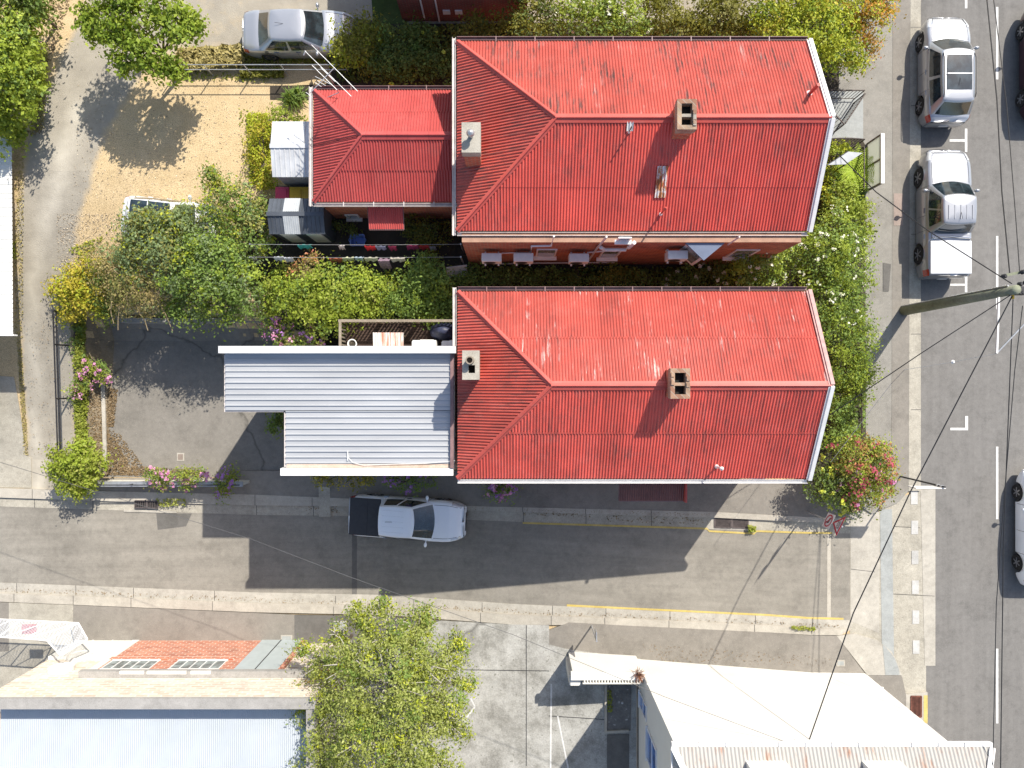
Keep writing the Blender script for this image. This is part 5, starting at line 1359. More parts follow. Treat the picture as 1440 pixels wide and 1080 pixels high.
make_car('sedan', 'silver-white sedan parked by the pipe fence at top left', 'car', (-8.75,14.45,zg(-8.75,14.45)+.03), (0,0,0), 4.6, 1.76,
         [(-2.3,.75),(-2.2,.92),(-1.7,.97),(-.9,.93),(.75,.93),(1.1,.97),(1.8,.86),(2.15,.74),(2.3,.58)], (-1.65,1.1,-.98,.30,.93,1.42), (-1.3,1.4), .31, 'silver')
make_car('hatchback', 'white hatchback with dark roof half buried under the big shrubs', 'car', (-14.15,6.8,zg(-14.15,6.8)+.03), (0,0,math.radians(-6)), 4.0, 1.72,
         [(-2.0,.85),(-1.9,.98),(-1.4,1.0),(0,.95),(.75,.95),(1.05,.98),(1.55,.88),(1.85,.76),(2.0,.6)], (-1.8,1.05,-1.5,.32,.95,1.46), (-1.2,1.25), .31, 'whitepaint', sunroof=(-1.4,.22,.56))
make_car('sedan', 'pale pearl car cut by the right edge, standing by the lower road markings', 'car', (21.92,-5.95,.02), (0,0,R90), 4.75, 1.82,
         [(-2.37,.8),(-2.27,.95),(-1.7,.99),(-.9,.95),(.75,.95),(1.1,.98),(1.8,.88),(2.2,.76),(2.37,.6)], (-1.75,1.1,-1.1,.30,.95,1.48), (-1.48,1.45), .33, 'pearl')
make_car('sedan', 'dark maroon car cut by the right edge near the top of the road', 'car', (22.08,13.3,.02), (0,0,R90), 4.65, 1.82,
         [(-2.32,.8),(-2.22,.95),(-1.7,1.02),(-.9,.98),(.75,.98),(1.1,1.0),(1.8,.9),(2.15,.78),(2.32,.6)], (-1.85,1.1,-1.4,.30,.98,1.5), (-1.42,1.4), .33, 'maroon')
make_car('hatchback', 'dark car in the shade of the white building, cut by the left edge', 'car', (-24.35,.0,zg(-24.3,0)+.03), (0,0,R90), 4.0, 1.74,
         [(-2.0,.85),(-1.9,.98),(-1.4,1.0),(0,.95),(.75,.95),(1.05,.98),(1.55,.88),(1.85,.76),(2.0,.6)], (-1.8,1.05,-1.5,.32,.95,1.46), (-1.2,1.25), .32, 'charcoal')

# ------------------------------------------------------------------ fences, rails, signs, poles, wires
def rail_fence(name, label, posts, rails, r, mat, cat='fence', group=None):
    base = posts[0][0]
    t = thing(name, label, cat, base, group)
    for a, b_ in posts: MB().tube([a, b_], r*1.15, 8).build('post', mat, t)
    for pts in rails: MB().tube(pts, r, 8).build('rail', mat, t)
    return t
ps = []; r1 = []; r2 = []
for px in (246, 300, 355, 405, 450, 492):
    p = G(px, 101); p.y = 13.02; p.z = zg(p.x, p.y); ps.append((p.copy(), p+Vector((0,0,1.0)))); r1.append(p+Vector((0,0,1.0))); r2.append(p+Vector((0,.12,.55)))
rail_fence('pipe_fence', 'galvanised pipe fence with two rails between gravel yard and parked sedan', ps, [r1, [q-Vector((0,.12,0)) for q in r2]], .02, 'galv')
ps = []; r1 = []; r2 = []
for py in (440, 486, 560, 640, 668):
    p = G(95+(py-440)*.028, py); ps.append((p, p+Vector((0,0,1.0)))); r1.append(p+Vector((0,0,1.0))); r2.append(p+Vector((0,0,.8)))
lf = rail_fence('pipe_fence', 'dark pipe railing along the drive beside the weedy garden bed', ps, [r1, r2], .032, 'steel_dark')
# low wall along the street
wp = [G(138, 672), G(352, 672)]
yw = wp[0].y-.1
lw = thing('low_wall', 'low wall with pale capping between the car park and the lane', 'wall', (-15, yw, -3))
x0, x1 = wp[0].x, wp[1].x
MB().box(x0, x1, yw-.12, yw+.02, -3.3, -2.12).build('wall_panel', 'cream_wall', lw)
MB().box(x0, x1, yw-.17, yw+.06, -2.12, -2.05).build('coping', 'galv', lw)
MB().tube([(x0,yw-.05,-1.7),(x1,yw-.05,-1.7)], .025, 8).build('rail', 'steel_dark', lw)
for i in range(5): x = x0+(x1-x0)*(i+.5)/5; MB().tube([(x,yw-.05,-2.05),(x,yw-.05,-1.7)], .022, 8).build('post', 'steel_dark', lw)
# garden bed retaining wall north of the car park, timber screen
rt = MB(); rt.box(-17.5, -10.3, 2.75, 2.95, -3.3, -1.75); tag(rt.build('retaining_wall', 'stonecap', None, loc=(-14,2.65,-3)), 'dark retaining wall under the overhanging shrubs behind the car park', 'wall')
# entry steps and railings at the upper house
zp = .12
def ironrail(name, label, a, b_, h, n, cat='railing', group=None, bow=0):
    a, b_ = Vector(a), Vector(b_); t = thing(name, label, cat, a, group)
    u = Vector((0,0,1))
    tops = [a.lerp(b_, i/8)+u*(h+bow*math.sin(math.pi*i/8)) for i in range(9)]
    MB().tube(tops, .028, 6).build('handrail', 'steel_brown', t)
    MB().tube([a+u*.12, b_+u*.12], .018, 6).build('rail', 'steel_brown', t)
    q = MB()
    for i in range(n+1):
        k = i/n; p = a.lerp(b_, k); q.tube([p+u*.12, p+u*(h+bow*math.sin(math.pi*k))], .012, 5)
    q.build('baluster', 'steel_brown', t)
    for e in (a, b_): MB().tube([e, e+u*h], .025, 6).build('post', 'steel_brown', t)
    return t
ironrail('iron_railing', 'brown iron railing along the footpath above the entry path', (14.35,11.8,zp), (13.55,10.6,zp), 1.0, 10)
ironrail('iron_railing', 'iron railing on the upper side of the entry path by the dark porch', (12.6,11.95,zp), (14.35,11.95,zp), .95, 12)
ironrail('iron_gate', 'open iron gate leaf lying across the entry path', (13.5,10.55,zp), (12.7,11.4,zp), 1.0, 8, 'gate')
ironrail('iron_railing', 'arched iron railing on the lower side of the entry path', (12.7,9.95,zp), (14.35,9.95,zp), .95, 12, bow=.15)
ironrail('iron_railing', 'low iron railing on the footpath behind the lean-to sheet', (14.4,8.0,zp), (14.4,9.7,zp), .8, 10)
ironrail('iron_fence', 'rusty wire garden fence between the two flowering hedges', (14.25,-2.0,zp), (14.25,-.35,zp), .9, 8, 'fence')
pc = MB(); pc.box(10.7, 12.6, 11.2, 14.2, .1, .5); tag(pc.build('porch_floor', 'shed_dark', None, loc=(11.6,12.7,.1)), 'dark grey porch floor beside the railing at the upper house front', 'porch')
nb = thing('notice_board', 'white framed notice panels standing on the footpath edge, seen from behind', 'sign', (14.95,9,zp))
y0, y1 = 8.15, 10.05
nx = 14.92
f = MB(); f.box(nx-.03, nx+.05, y0-.06, y0, zp, 1.32); f.box(nx-.03, nx+.05, y1, y1+.06, zp, 1.32); f.box(nx-.03, nx+.05, (y0+y1)/2-.03, (y0+y1)/2+.03, zp, 1.25); f.box(nx-.03, nx+.05, y0, y1, zp, zp+.06); f.build('frame', 'timber_pale', nb)
MB().box(nx-.04, nx+.1, y0-.06, y1+.06, 1.25, 1.33).build('top_rail', 'plastic_white', nb)
pm = leafmat('pale_green_panel', (.76,.77,.68), (.78,.79,.7), (.8,.8,.72), .75, .5, 1.0, None)
for a, b_ in ((y0+.005,(y0+y1)/2-.035),((y0+y1)/2+.035,y1-.005)): MB().box(nx-.01, nx+.03, a, b_, zp+.07, 1.248).build('panel', pm, nb)
ls = thing('lean_to_sheet', 'small pale canopy sheet behind the notice panels at the hedge', 'canopy', (13.4,9.1,zp))
q = [P(1163,232,1.5), P(1192,213,1.52), P(1213,215,1.52), P(1189,231,1.5)]
MB().poly(q[::-1]).poly([p-Vector((0,0,.03)) for p in q]).build('sheet', 'shed_clear', ls); MB().tube([q[0], q[1]], .02, 6).tube([q[1], Vector((q[1].x,q[1].y,zp))], .03, 6).tube([q[3], Vector((q[3].x,q[3].y,zp))], .03, 6).build('frame', 'steel_dark', ls)
# street signs
sb_ = G(1132, 720, .12); 
px_, py_ = 12.43, -5.37
st = thing('street_sign', 'give way triangle and no-turn disc on one slim post at the lane mouth', 'sign', (px_, py_, zg(px_,py_)+.12))
MB().tube([(px_,py_,zg(px_,py_)+.1),(px_,py_,3.25)], .03, 8).build('post', 'galv', st)
u = Vector((-.447,-.894,0)); nn = Vector((-.894,.447,0)); up = Vector((0,0,1)); o = Vector((px_,py_,0))+nn*.04
def plate(pts, c, off, nm, mat, par, th=.004):
    a = [c+u*x+up*z+nn*off for x, z in pts]; b_ = [p-nn*th for p in a]; n = len(a)
    return MB().add(a+b_, [tuple(range(n)), tuple(range(n, 2*n))[::-1]]+[(i, n+i, n+(i+1)%n, (i+1)%n) for i in range(n)]).build(nm, mat, par)
M['sign_red'] = plain('sign_red', (.5,.02,.05), .5, 0, .05); M['sign_white'] = plain('sign_white', (.72,.72,.72), .5, 0, .03); M['sign_black'] = plain('sign_black', (.015,.015,.015), .5, 0, .05)
def rounded_tri(s, k):
    return [(-s/2, 0), (s/2, 0), (0, -s*.866)]
c = o+up*3.22
tri = plate(rounded_tri(.82, 0), c, 0, 'triangle_plate', 'sign_red', st)
plate([(-.275,-.075),(.275,-.075),(0,-.55)], c, .005, 'triangle_face', 'sign_white', tri)
def text(s, c, size, off, mat, par, nm):
    cu = bpy.data.curves.new(nm, 'FONT'); cu.body = s; cu.size = size; cu.align_x = 'CENTER'; cu.align_y = 'CENTER'; cu.extrude = .002
    ot = bpy.data.objects.new(nm, cu); COL.objects.link(ot); ot.data.materials.append(M[mat]); ot.parent = par
    mt = Matrix((( u.x, up.x, nn.x, 0),(u.y, up.y, nn.y, 0),(u.z, up.z, nn.z, 0),(0,0,0,1)))
    q = c+nn*off-Vector(top(par).location); mt.translation = q; ot.matrix_local = mt
    me = bpy.data.meshes.new_from_object(ot); om = bpy.data.objects.new(nm, me); COL.objects.link(om); om.parent = par; om.matrix_local = mt
    bpy.data.objects.remove(ot)
    return om
try:
    text('GIVE', c-up*.16, .15, .011, 'sign_black', tri, 'lettering'); text('WAY', c-up*.29, .13, .011, 'sign_black', tri, 'lettering')
except Exception as ex_: print('text', ex_)
c = o+up*2.16
sq = plate([(-.3,-.32),(.3,-.32),(.3,.32),(-.3,.32)], c, 0, 'square_plate', 'sign_white', st)
ring = MB(); n = 28
for rr_ in (.26, .205):
    for i in range(n): a = 2*math.pi*i/n; ring.v.append(c+u*rr_*math.cos(a)+up*rr_*math.sin(a)+nn*.006)
ring.f = [(i, (i+1)%n, n+(i+1)%n, n+i) for i in range(n)]; ring.build('red_ring', 'sign_red', sq)
def strip(pts, w, off, nm, mat):
    m_ = MB()
    for a, b_ in zip(pts, pts[1:]):
        A, B_ = c+u*a[0]+up*a[1]+nn*off, c+u*b_[0]+up*b_[1]+nn*off; d = (B_-A).normalized(); s_ = nn.cross(d)*w/2
        m_.poly([A-s_, B_-s_, B_+s_, A+s_])
    return m_.build(nm, mat, sq)
strip([(.07,-.16),(.07,.06),(-.07,.06)], .055, .007, 'arrow', 'sign_black')
MB().poly([c+u*x+up*z+nn*.0075 for x, z in ((-.06,.14),(-.15,.06),(-.06,-.02))]).build('arrow_head', 'sign_black', sq)
strip([(-.15,.15),(.15,-.15)], .05, .009, 'red_bar', 'sign_red')
# blade sign on the main road footpath
bp_ = G(1266, 670, .1); bp_.z = .1
lp = thing('street_sign', 'white street blade seen edge-on atop a dark post beside the crimson bush', 'sign', bp_)
MB().tube([bp_, bp_+Vector((0,0,3.1))], .035, 8).build('post', 'steel_dark', lp)
MB().box(bp_.x-1.05, bp_.x+.08, bp_.y-.075, bp_.y-.04, 2.55, 3.12).build('blade', 'plastic_white', lp)
MB().box(bp_.x-.06, bp_.x+.06, bp_.y-.045, bp_.y+.045, 2.7, 2.78).box(bp_.x-.061, bp_.x+.061, bp_.y-.046, bp_.y+.046, 2.95, 3.03).build('clamp', 'galv', lp)
# power pole
pp = thing('power_pole', 'weathered green-grey timber power pole at the footpath edge carrying the wires', 'utility pole', (16.5,3.09,0))
ptop = Vector((16.5,3.09,6.75))
MB().tube([(16.5,3.09,-.3),(16.5,3.09,3.4),ptop], [.22,.19,.155], 14).build('post', 'pole', pp, smooth=True)
MB().tube([(16.38,3.27,0),(16.4,3.25,6.5)], .03, 6).build('conduit', 'galv', pp)
ca = MB(); a, b_ = P(1409,388,6.5), P(1446,381,6.5); ca.beam(a, b_, .09, .09); ca.build('crossarm', 'pole', pp)
ca = MB(); a2, b2 = P(1404.5,418,6.4), P(1401.5,497,6.4); ca.beam(a2, b2, .06, .06); ca.build('crossarm', 'plastic_white', pp)
ca = MB(); a3, b3 = P(1401,497,6.4), P(1441,455,6.5); ca.beam(a3, b3, .04, .04); ca.build('stay_rod', 'galv', pp)
for px, py in ((1410,389),(1436,383),(1432,400),(1440,398),(1434,412),(1441,408)):
    q = P(px, py, 6.55); MB().lathe(q, [(.05,0),(.08,.04),(.05,.08),(.075,.12),(.04,.17)], 10).build('insulator', 'cartrim', pp)
MB().box(ptop.x+.15, ptop.x+.5, 2.95, 3.2, 6.3, 6.7).build('junction_box', 'steel_dark', pp)
MB().tube([P(1424,414,6.5),P(1424.5,420,6.45)], .045, 8).build('yellow_sleeve', 'bin_yellow', pp)
def wire(label, pts, r=.017, mat='wire', sag=.0):
    pts = [Vector(p) for p in pts]; full = []
    for a, b_ in zip(pts, pts[1:]):
        n = 8
        for i in range(n): 
            t = i/n; full.append(a.lerp(b_, t)-Vector((0,0,sag*4*t*(1-t))))
    full.append(pts[-1])
    o = MB().tube(full, r, 5).build('overhead_wire', mat, None, loc=pts[0])
    return tag(o, label, 'wire', 'overhead wires')
wire('overhead wire from the power pole to the front of the upper house', [P(1423,399,6.55), P(1306,325,5.95), P(1232,270,5.3), P(1177,215,4.4)], .019)
wire('overhead wire from the power pole to the front of the lower house', [P(1424,413,6.55), P(1295,497,5.9), P(1166,584,4.75)], .017)
wire('overhead wire from the power pole down to the tall white building', [P(1424,415,6.5), P(1281,690,6.2), P(1200,862,6.0), P(1137,1043,5.8)], .021)
def far(px0, py0, px1, py1, z, k=3): 
    a, b_ = P(px0,py0,z), P(px1,py1,z); return a+(b_-a)*k
wire('leftmost street wire running up the road from the pole', [P(1420,384,6.5), P(1409,270,6.5), P(1402,140,6.5), P(1388,0,6.5), far(1402,140,1388,0,6.5,4)], .02)
wire('second street wire running up the road from the pole', [P(1434,383,6.5), P(1428,300,6.5), P(1416,150,6.5), P(1390,-60,6.5), far(1416,150,1390,-60,6.5,4)], .014)
wire('street wire running down the road from the yellow sleeve', [P(1424.5,421,6.45), P(1419,560,6.4), P(1411,760,6.4), P(1407,1080,6.4), far(1411,760,1407,1080,6.4,3)], .017)
wire('outer street wire running down the road beyond the yellow sleeve', [P(1438,430,6.5), P(1427,520,6.5), P(1412,700,6.5), P(1401,850,6.5), P(1396,1080,6.5), far(1401,850,1396,1080,6.5,3)], .014)
wire('short service wire with an insulator crossing the kerb below the pole', [P(1402,497,6.4), P(1340,509,6.0), P(1272,520,5.5), P(1253,540,5.0), P(1168,650,4.5)], .008, 'wire_pale')
q = P(1340,509,6.0); tag(MB().lathe(q, [(.03,-.05),(.07,0),(.03,.06)], 8).build('wire_clamp', 'plastic_white', None, loc=q), 'tiny white clamp on the thin service wire below the pole', 'clamp')
wire('long thin wire crossing the lane from the left to the white building', [P(-120,612,3.2), P(0,650,3.5), P(350,757,4.2), P(491,811,4.6), P(720,892,5.1), P(935,980,5.6), P(1112,1046,6.0)], .009, 'wire_mid')
wh = P(1128,1040,5.75)
wk = thing('wall_bracket', 'small cable loop and hook under the rusty roof edge of the white building', 'bracket', wh)
MB().tube([wh+Vector((-.15+.22*math.cos(t), .02, .22*math.sin(t))) for t in [i*.4 for i in range(9)]], .012, 6).build('cable_loop', 'wire', wk); MB().lathe(wh+Vector((-.3,.0,.05)), [(.05,0),(.05,.09)], 8).build('knob', 'galv', wk)

# ------------------------------------------------------------------ vegetation
def leaf_cloud(lobes, dens, size, clump=.34, asp=.55, shell=.55, upbias=.55, per=34, jit=.75):
    """lobes: (centre, radius, flatten); returns (n,4,3) leaf blades gathered in clumps"""
    out = []
    for c, r, fl in lobes:
        n = int(dens*math.pi*r*r); m = max(4, n//per)
        d = RNG.normal(size=(m, 3)); d /= np.linalg.norm(d, axis=1)[:, None]
        d[:, 2] = np.where(d[:, 2] < -.45, -d[:, 2], d[:, 2])
        rad = shell+(1.06-shell)*RNG.random(m)**.7
        rad *= 1+np.clip(RNG.normal(size=m)*.09, -.2, .28)
        rad *= 1+.10*np.sin(d[:, 0]*6+c[0]*3)+.12*np.sin(d[:, 1]*7+c[1]*5)
        cc = np.array(c)+d*(rad*r)[:, None]*np.array((1, 1, fl))
        idx = np.repeat(np.arange(m), per)
        k = len(idx)
        cs = clump*(.6+.8*RNG.random(m))[idx]
        p = cc[idx]+RNG.normal(size=(k, 3))*cs[:, None]*np.array((.62, .62, .42))
        nr = d[idx]*.55+np.array((0, 0, upbias))+RNG.normal(size=(k, 3))*jit*.6; nr /= np.linalg.norm(nr, axis=1)[:, None]
        t = RNG.normal(size=(k, 3)); t -= nr*np.sum(t*nr, axis=1)[:, None]; t /= np.linalg.norm(t, axis=1)[:, None]
        b = np.cross(nr, t); s = size*(.45+1.1*RNG.random(k)**1.4)[:, None]
        bend = nr*s*.12
        out.append(np.stack([p-t*s*.5-bend, p+b*s*asp*.5+bend*.4, p+t*s*.5-bend, p-b*s*asp*.5+bend*.4], axis=1))
    return np.concatenate(out)
def blades(c, n, ln, w, spread=1.0, droop=.4, hgt=.8):
    a = RNG.random(n)*2*math.pi; l = ln*(.6+.5*RNG.random(n)); e = .25+.75*RNG.random(n)*spread
    dr = np.stack([np.cos(a), np.sin(a), np.zeros(n)], 1); sd = np.stack([-np.sin(a), np.cos(a), np.zeros(n)], 1)*w*.5
    c = np.array(c)+dr*RNG.random((n, 1))*.12
    p0 = c; z1 = hgt*(1.2-e); p1 = c+dr*(l*e*.5)[:, None]; p1[:, 2] += z1*.75; p2 = c+dr*(l*e)[:, None]; p2[:, 2] += z1*(1-droop)
    q1 = np.stack([p0-sd*.7, p1-sd, p1+sd, p0+sd*.7], 1); q2 = np.stack([p1-sd, p2-sd*.08, p2+sd*.08, p1+sd], 1)
    return np.concatenate([q1, q2])
def plant(name, label, cat, lobes, mats, dens=420, size=.15, base=None, trunk=.06, group=None, flowers=None, clump=.34, bark='bark', limbs=6, asp=.55, shell=.5, per=34, zb=None, stem='stem', fol='foliage', upbias=.55):
    """lobes: (px, py, z, radius_m[, flatten]); mats: [(material, share)]"""
    dens *= 1.3; size *= .88
    L3 = [(P(l[0], l[1], l[2]), l[3], l[4] if len(l) > 4 else .72) for l in lobes]
    cx = sum(l[0].x*l[1] for l in L3)/sum(l[1] for l in L3); cy = sum(l[0].y*l[1] for l in L3)/sum(l[1] for l in L3)
    if base is None: bp = Vector((cx, cy, zg(cx, cy)))
    else: bp = Vector((base[0], base[1], zg(*base)))
    if zb is not None: bp.z = zb
    r = thing(name, label, cat, bp, group)
    tr = MB()
    ztop = max(l[0].z for l in L3)
    fork = bp.lerp(Vector((cx, cy, ztop)), .45)
    tr.tube([bp-Vector((0,0,.1)), bp.lerp(fork, .5)+Vector((.04,.03,0)), fork], [trunk*1.25, trunk, trunk*.85], 8)
    for c, rad, fl in L3:
        mid = fork.lerp(c, .55)+Vector((random.uniform(-.15,.15), random.uniform(-.15,.15), .1))
        tr.tube([fork, mid, c], [trunk*.6, trunk*.42, trunk*.22], 6)
        for i in range(limbs):
            a = random.uniform(0, 6.28); q = c+Vector((math.cos(a), math.sin(a), random.uniform(-.2,.5)))*rad*.85
            tr.tube([mid.lerp(c, random.uniform(.2, 1)), c.lerp(q, .5)+Vector((0,0,.08)), q], [trunk*.24, trunk*.16, trunk*.06], 5)
    tr.build(stem, bark, r)
    LA = [(tuple(c), rad, fl) for c, rad, fl in L3]
    for mt, share in mats:
        quads_mesh(fol, leaf_cloud(LA, dens*share, size, clump, asp, shell, per=per, upbias=upbias), L[mt], r)
    quads_mesh(fol, leaf_cloud([(c, rad*1.02, fl) for c, rad, fl in LA], dens*.06, size*.85, clump*.7, asp, .95, per=10, upbias=.3), L[mats[0][0]], r)
    if flowers:
        for mt, dn, sz, cl, per_ in flowers:
            V = leaf_cloud([(c, rad*1.03, fl) for c, rad, fl in LA], dn, sz, cl, .9, .92, .9, per_)
            keep = V.mean(axis=1)[:, 2] > np.array([l[0].z for l in L3]).min()-.3
            quads_mesh('flowers', V[keep], L[mt], r)['kind'] = 'stuff'
    return r

# top-left maple
plant('maple_tree', 'bright green spreading tree whose shadow falls on the gravel yard', 'tree', [(195,35,3.3,.9),(152,24,3.2,.58),(247,48,3.1,.55),(122,22,3.0,.28),(135,45,3.0,.3),(276,38,3.0,.22),(262,25,3.0,.3),(247,100,2.7,.28),(190,70,3.2,.6),(175,88,2.9,.35),(212,82,3.0,.62),(168,60,3.1,.6),(230,10,3.3,.7),(175,-20,3.4,1.2),(128,30,3.0,.25),(265,40,3.0,.3),(234,98,2.8,.42)],
      [('maple', .8), ('lime', .25)], 255, .2, base=(-13.9,13.1), trunk=.08, clump=.3, stem='trunk', fol='crown')
# left edge
plant('lime_shrub', 'lime green bushy shrub at the left edge above the white roof', 'shrub', [(8,60,2.4,1.25),(18,120,2.2,1.1),(-25,90,2.8,1.6),(12,160,1.4,.8),(-20,170,1.6,1.0),(36,70,1.6,.75),(40,105,1.3,.7),(34,140,1.0,.65),(22,185,.6,.5),(30,40,1.8,.7)], [('lime', .8), ('green', .2)], 430, .17, clump=.3, base=(-21.5,12.2))
plant('dark_shrub', 'dark green shrub at the top left corner beside the drive', 'shrub', [(35,8,2.0,.85),(0,-5,2.5,1.2),(50,-15,2.2,.8),(55,20,1.4,.5)], [('green', .6), ('dark', .5)], 420, .16)
bl = thing('flax_clump', 'spiky bright green strap-leaved clump along the drive at left', 'plant', G(45,110))
quads_mesh('leaves', np.concatenate([blades(G(*c), 90, .95, .06) for c in ((48,88),(50,112),(47,132),(40,100))]), L['lime'], bl)
# great tangle left of centre
plant('bluegreen_shrub', 'blue-green feathery shrub hiding the white hatchback', 'shrub', [(205,335,1.3,1.1),(245,320,1.4,.85),(190,365,1.0,.9),(230,360,1.5,.9),(265,300,1.3,.5),(215,312,1.6,.5),(240,312,1.6,.5),(192,322,1.4,.5)], [('bluegreen', .7), ('olive', .35), ('yellowgreen', .1)], 400, .13, base=(-14.6,5.2), clump=.3)
plant('dry_creeper', 'brown dry creeper with trailing bare stems left of the big green shrub', 'creeper', [(165,385,.6,1.0),(200,400,.8,1.1),(150,360,.2,.7),(215,425,.6,.7),(180,425,.2,.7)], [('brownish', .55), ('olive', .4), ('bluegreen', .1)], 330, .11, base=(-16.0,4.6), clump=.3, bark='vine', limbs=14, trunk=.05)
plant('green_shrub', 'big dense green shrub overhanging the car park', 'shrub', [(300,385,1.2,1.5),(265,395,1.0,1.0),(335,400,1.2,1.1),(285,350,1.4,.9),(330,430,.6,.75),(275,435,.4,.75),(245,430,.2,.6),(310,360,1.5,1.0)], [('green', .6), ('bluegreen', .25), ('lime', .2)], 430, .14, base=(-12.7,4.4), clump=.28)
plant('olive_shrub', 'mixed olive and green shrub touching the dark shed', 'shrub', [(335,290,1.6,1.0),(305,300,1.4,.8),(360,300,1.4,.7),(345,330,1.4,.9),(310,265,1.2,.5),(298,247,1.4,.25),(365,335,1.2,.7)], [('green', .45), ('olive', .3), ('bluegreen', .2), ('yellowgreen', .1)], 380, .13, base=(-11.3,6.6), clump=.27)
plant('yellow_shrub', 'bright yellow shrub at the drive edge by the dark railing', 'shrub', [(112,400,-.3,.85),(100,420,-.5,.75),(125,420,-.4,.8),(80,408,-.6,.4),(120,378,-.2,.6),(135,430,-.6,.5),(95,440,-.9,.45)], [('yellow', .75), ('yellowgreen', .3)], 440, .13, base=(-17.9,3.8), clump=.26)
plant('dark_shrub', 'dark green filler shrub between the yellow shrub and the creeper', 'shrub', [(150,420,-.4,.6),(155,440,-.8,.5),(140,395,-.2,.5)], [('dark', .7), ('green', .4)], 400, .13)
# bare trailing vine stems
vm = MB()
for pts in ([(185,405),(190,425),(196,440),(204,452),(208,465)], [(172,395),(178,415),(180,432)], [(200,410),(208,412),(214,408),(222,414),(240,418)], [(157,420),(156,440),(160,455)], [(168,430),(166,450),(166,464)], [(190,380),(186,400),(190,415)], [(225,405),(220,420),(232,440),(243,466)], [(160,380),(175,392),(190,390),(205,396)]):
    vm.tube([P(a, b_, 1.35-.018*(b_-380)*.6) for a, b_ in pts], .02, 5)
tag(vm.build('trailing_stem', 'vine', None, loc=P(185,420,.5)), 'bare pale stems trailing from the dry creeper over the shrubs', 'stem')
plant('lime_bush', 'sunlit lime green bush between the washing lines and the grey roof', 'shrub', [(470,410,1.5,1.15),(430,415,1.3,1.0),(515,410,1.3,.95),(400,405,1.0,.75),(450,440,1.1,.9),(495,435,1.1,.8),(540,408,1.0,.5),(390,420,.6,.7)], [('lime', .75), ('weed', .2), ('green', .15)], 430, .14, base=(-7.4,3.9), clump=.27)
plant('bronze_shrub', 'bronze-leaved shrub tip at the lower washing line', 'shrub', [(432,378,1.4,.5),(420,390,1.2,.5),(440,365,1.3,.3)], [('brownish', .7), ('redtip', .25)], 420, .11, clump=.2)
plant('hydrangea', 'shrub with mauve-pink flower heads left of the flat grey roof, upper one', 'shrub', [(380,440,.2,.6),(388,460,.0,.55)], [('green', .5), ('weed', .2)], 380, .13, flowers=[('p_purple', 60, .10, .10, 12), ('p_pink', 60, .10, .1, 12)], clump=.25)
plant('hydrangea', 'low shrub with pink flowers right above the grey roof corner', 'shrub', [(415,476,.4,.6),(440,478,.5,.55),(395,480,.2,.5)], [('green', .5), ('olive', .3)], 380, .13, flowers=[('p_pink', 50, .10, .1, 12), ('p_purple', 40, .1, .1, 10)], clump=.25)
plant('green_shrub', 'round mid green bush against the lower house beside the lime bush', 'shrub', [(600,405,1.6,1.05),(580,420,1.4,.8),(618,425,1.4,.75),(595,380,1.5,.7),(565,430,1.2,.6),(620,440,1.3,.7)], [('green', .75), ('lime', .2)], 430, .13, base=(-3.6,3.9), clump=.27)
plant('dark_shrub', 'dark low growth behind the deck railing', 'shrub', [(540,442,.8,.5),(560,448,.9,.5),(520,447,.8,.45),(590,450,.9,.5)], [('dark', .8)], 380, .12, clump=.25)
plant('bronze_shrub', 'dark bronze shrub in shade against the annex brick wall', 'shrub', [(590,322,.8,.6),(612,328,.8,.6),(575,318,.7,.4),(605,345,.6,.5)], [('darkolive', .6), ('dark', .4)], 400, .12, clump=.25)
plant('dark_shrub', 'small shaded plant by the annex waste pipes', 'shrub', [(480,322,.5,.35),(492,325,.5,.3)], [('dark', .8)], 380, .11, clump=.2)
plant('yellow_shrub', 'yellow-green shrub along the left side of the white garden shed', 'shrub', [(368,190,.7,.4),(362,220,.5,.38),(372,245,.4,.35),(360,205,.4,.35),(375,260,.4,.4),(372,172,.6,.35)], [('yellowgreen', .8), ('yellow', .2)], 430, .11, clump=.2)
plant('lime_shrub', 'pale lime shrub just above the white garden shed', 'shrub', [(400,165,.8,.4),(385,172,.7,.35),(420,163,.8,.3),(390,160,.7,.3)], [('lime', .8)], 430, .12, clump=.2)
bl = thing('flax_clump', 'dark green strap-leaved clump below the TV aerial', 'plant', G(412,142))
quads_mesh('leaves', np.concatenate([blades(G(412,142), 130, .75, .05), blades(G(422,138), 90, .65, .05)]), L['green'], bl)
# top strip
plant('olive_shrub', 'olive green shrub at the nose of the silver-white sedan', 'shrub', [(497,55,1.5,.95),(510,78,1.2,.8),(485,75,1.2,.6),(520,45,1.4,.7)], [('darkolive', .7), ('yellowgreen', .35)], 430, .13, base=(-6.3,13.2), clump=.26)
plant('dark_shrub', 'dense dark green shrub between sedan and upper house', 'shrub', [(565,75,1.3,1.0),(600,80,1.3,.9),(620,95,1.1,.7),(545,90,1.1,.8),(590,55,1.2,.7)], [('dark', .8), ('green', .3)], 430, .14, base=(-4.0,13.0), clump=.26, flowers=[('p_lime', 6, .1, .06, 8)])
plant('olive_shrub', 'olive shrub over the corner of the upper red roof by the brick wall', 'shrub', [(650,42,1.6,.5),(672,35,1.6,.5),(690,42,1.5,.45)], [('darkolive', .7), ('dark', .3)], 430, .12, clump=.24)
plant('dark_shrub', 'dark shrub behind the roof edge, right of the brick wall', 'shrub', [(720,35,1.7,.7),(755,25,1.8,.85),(780,40,1.6,.6),(745,5,1.8,.8)], [('darkolive', .5), ('dark', .5)], 430, .13, base=(.9,14.5), clump=.26)
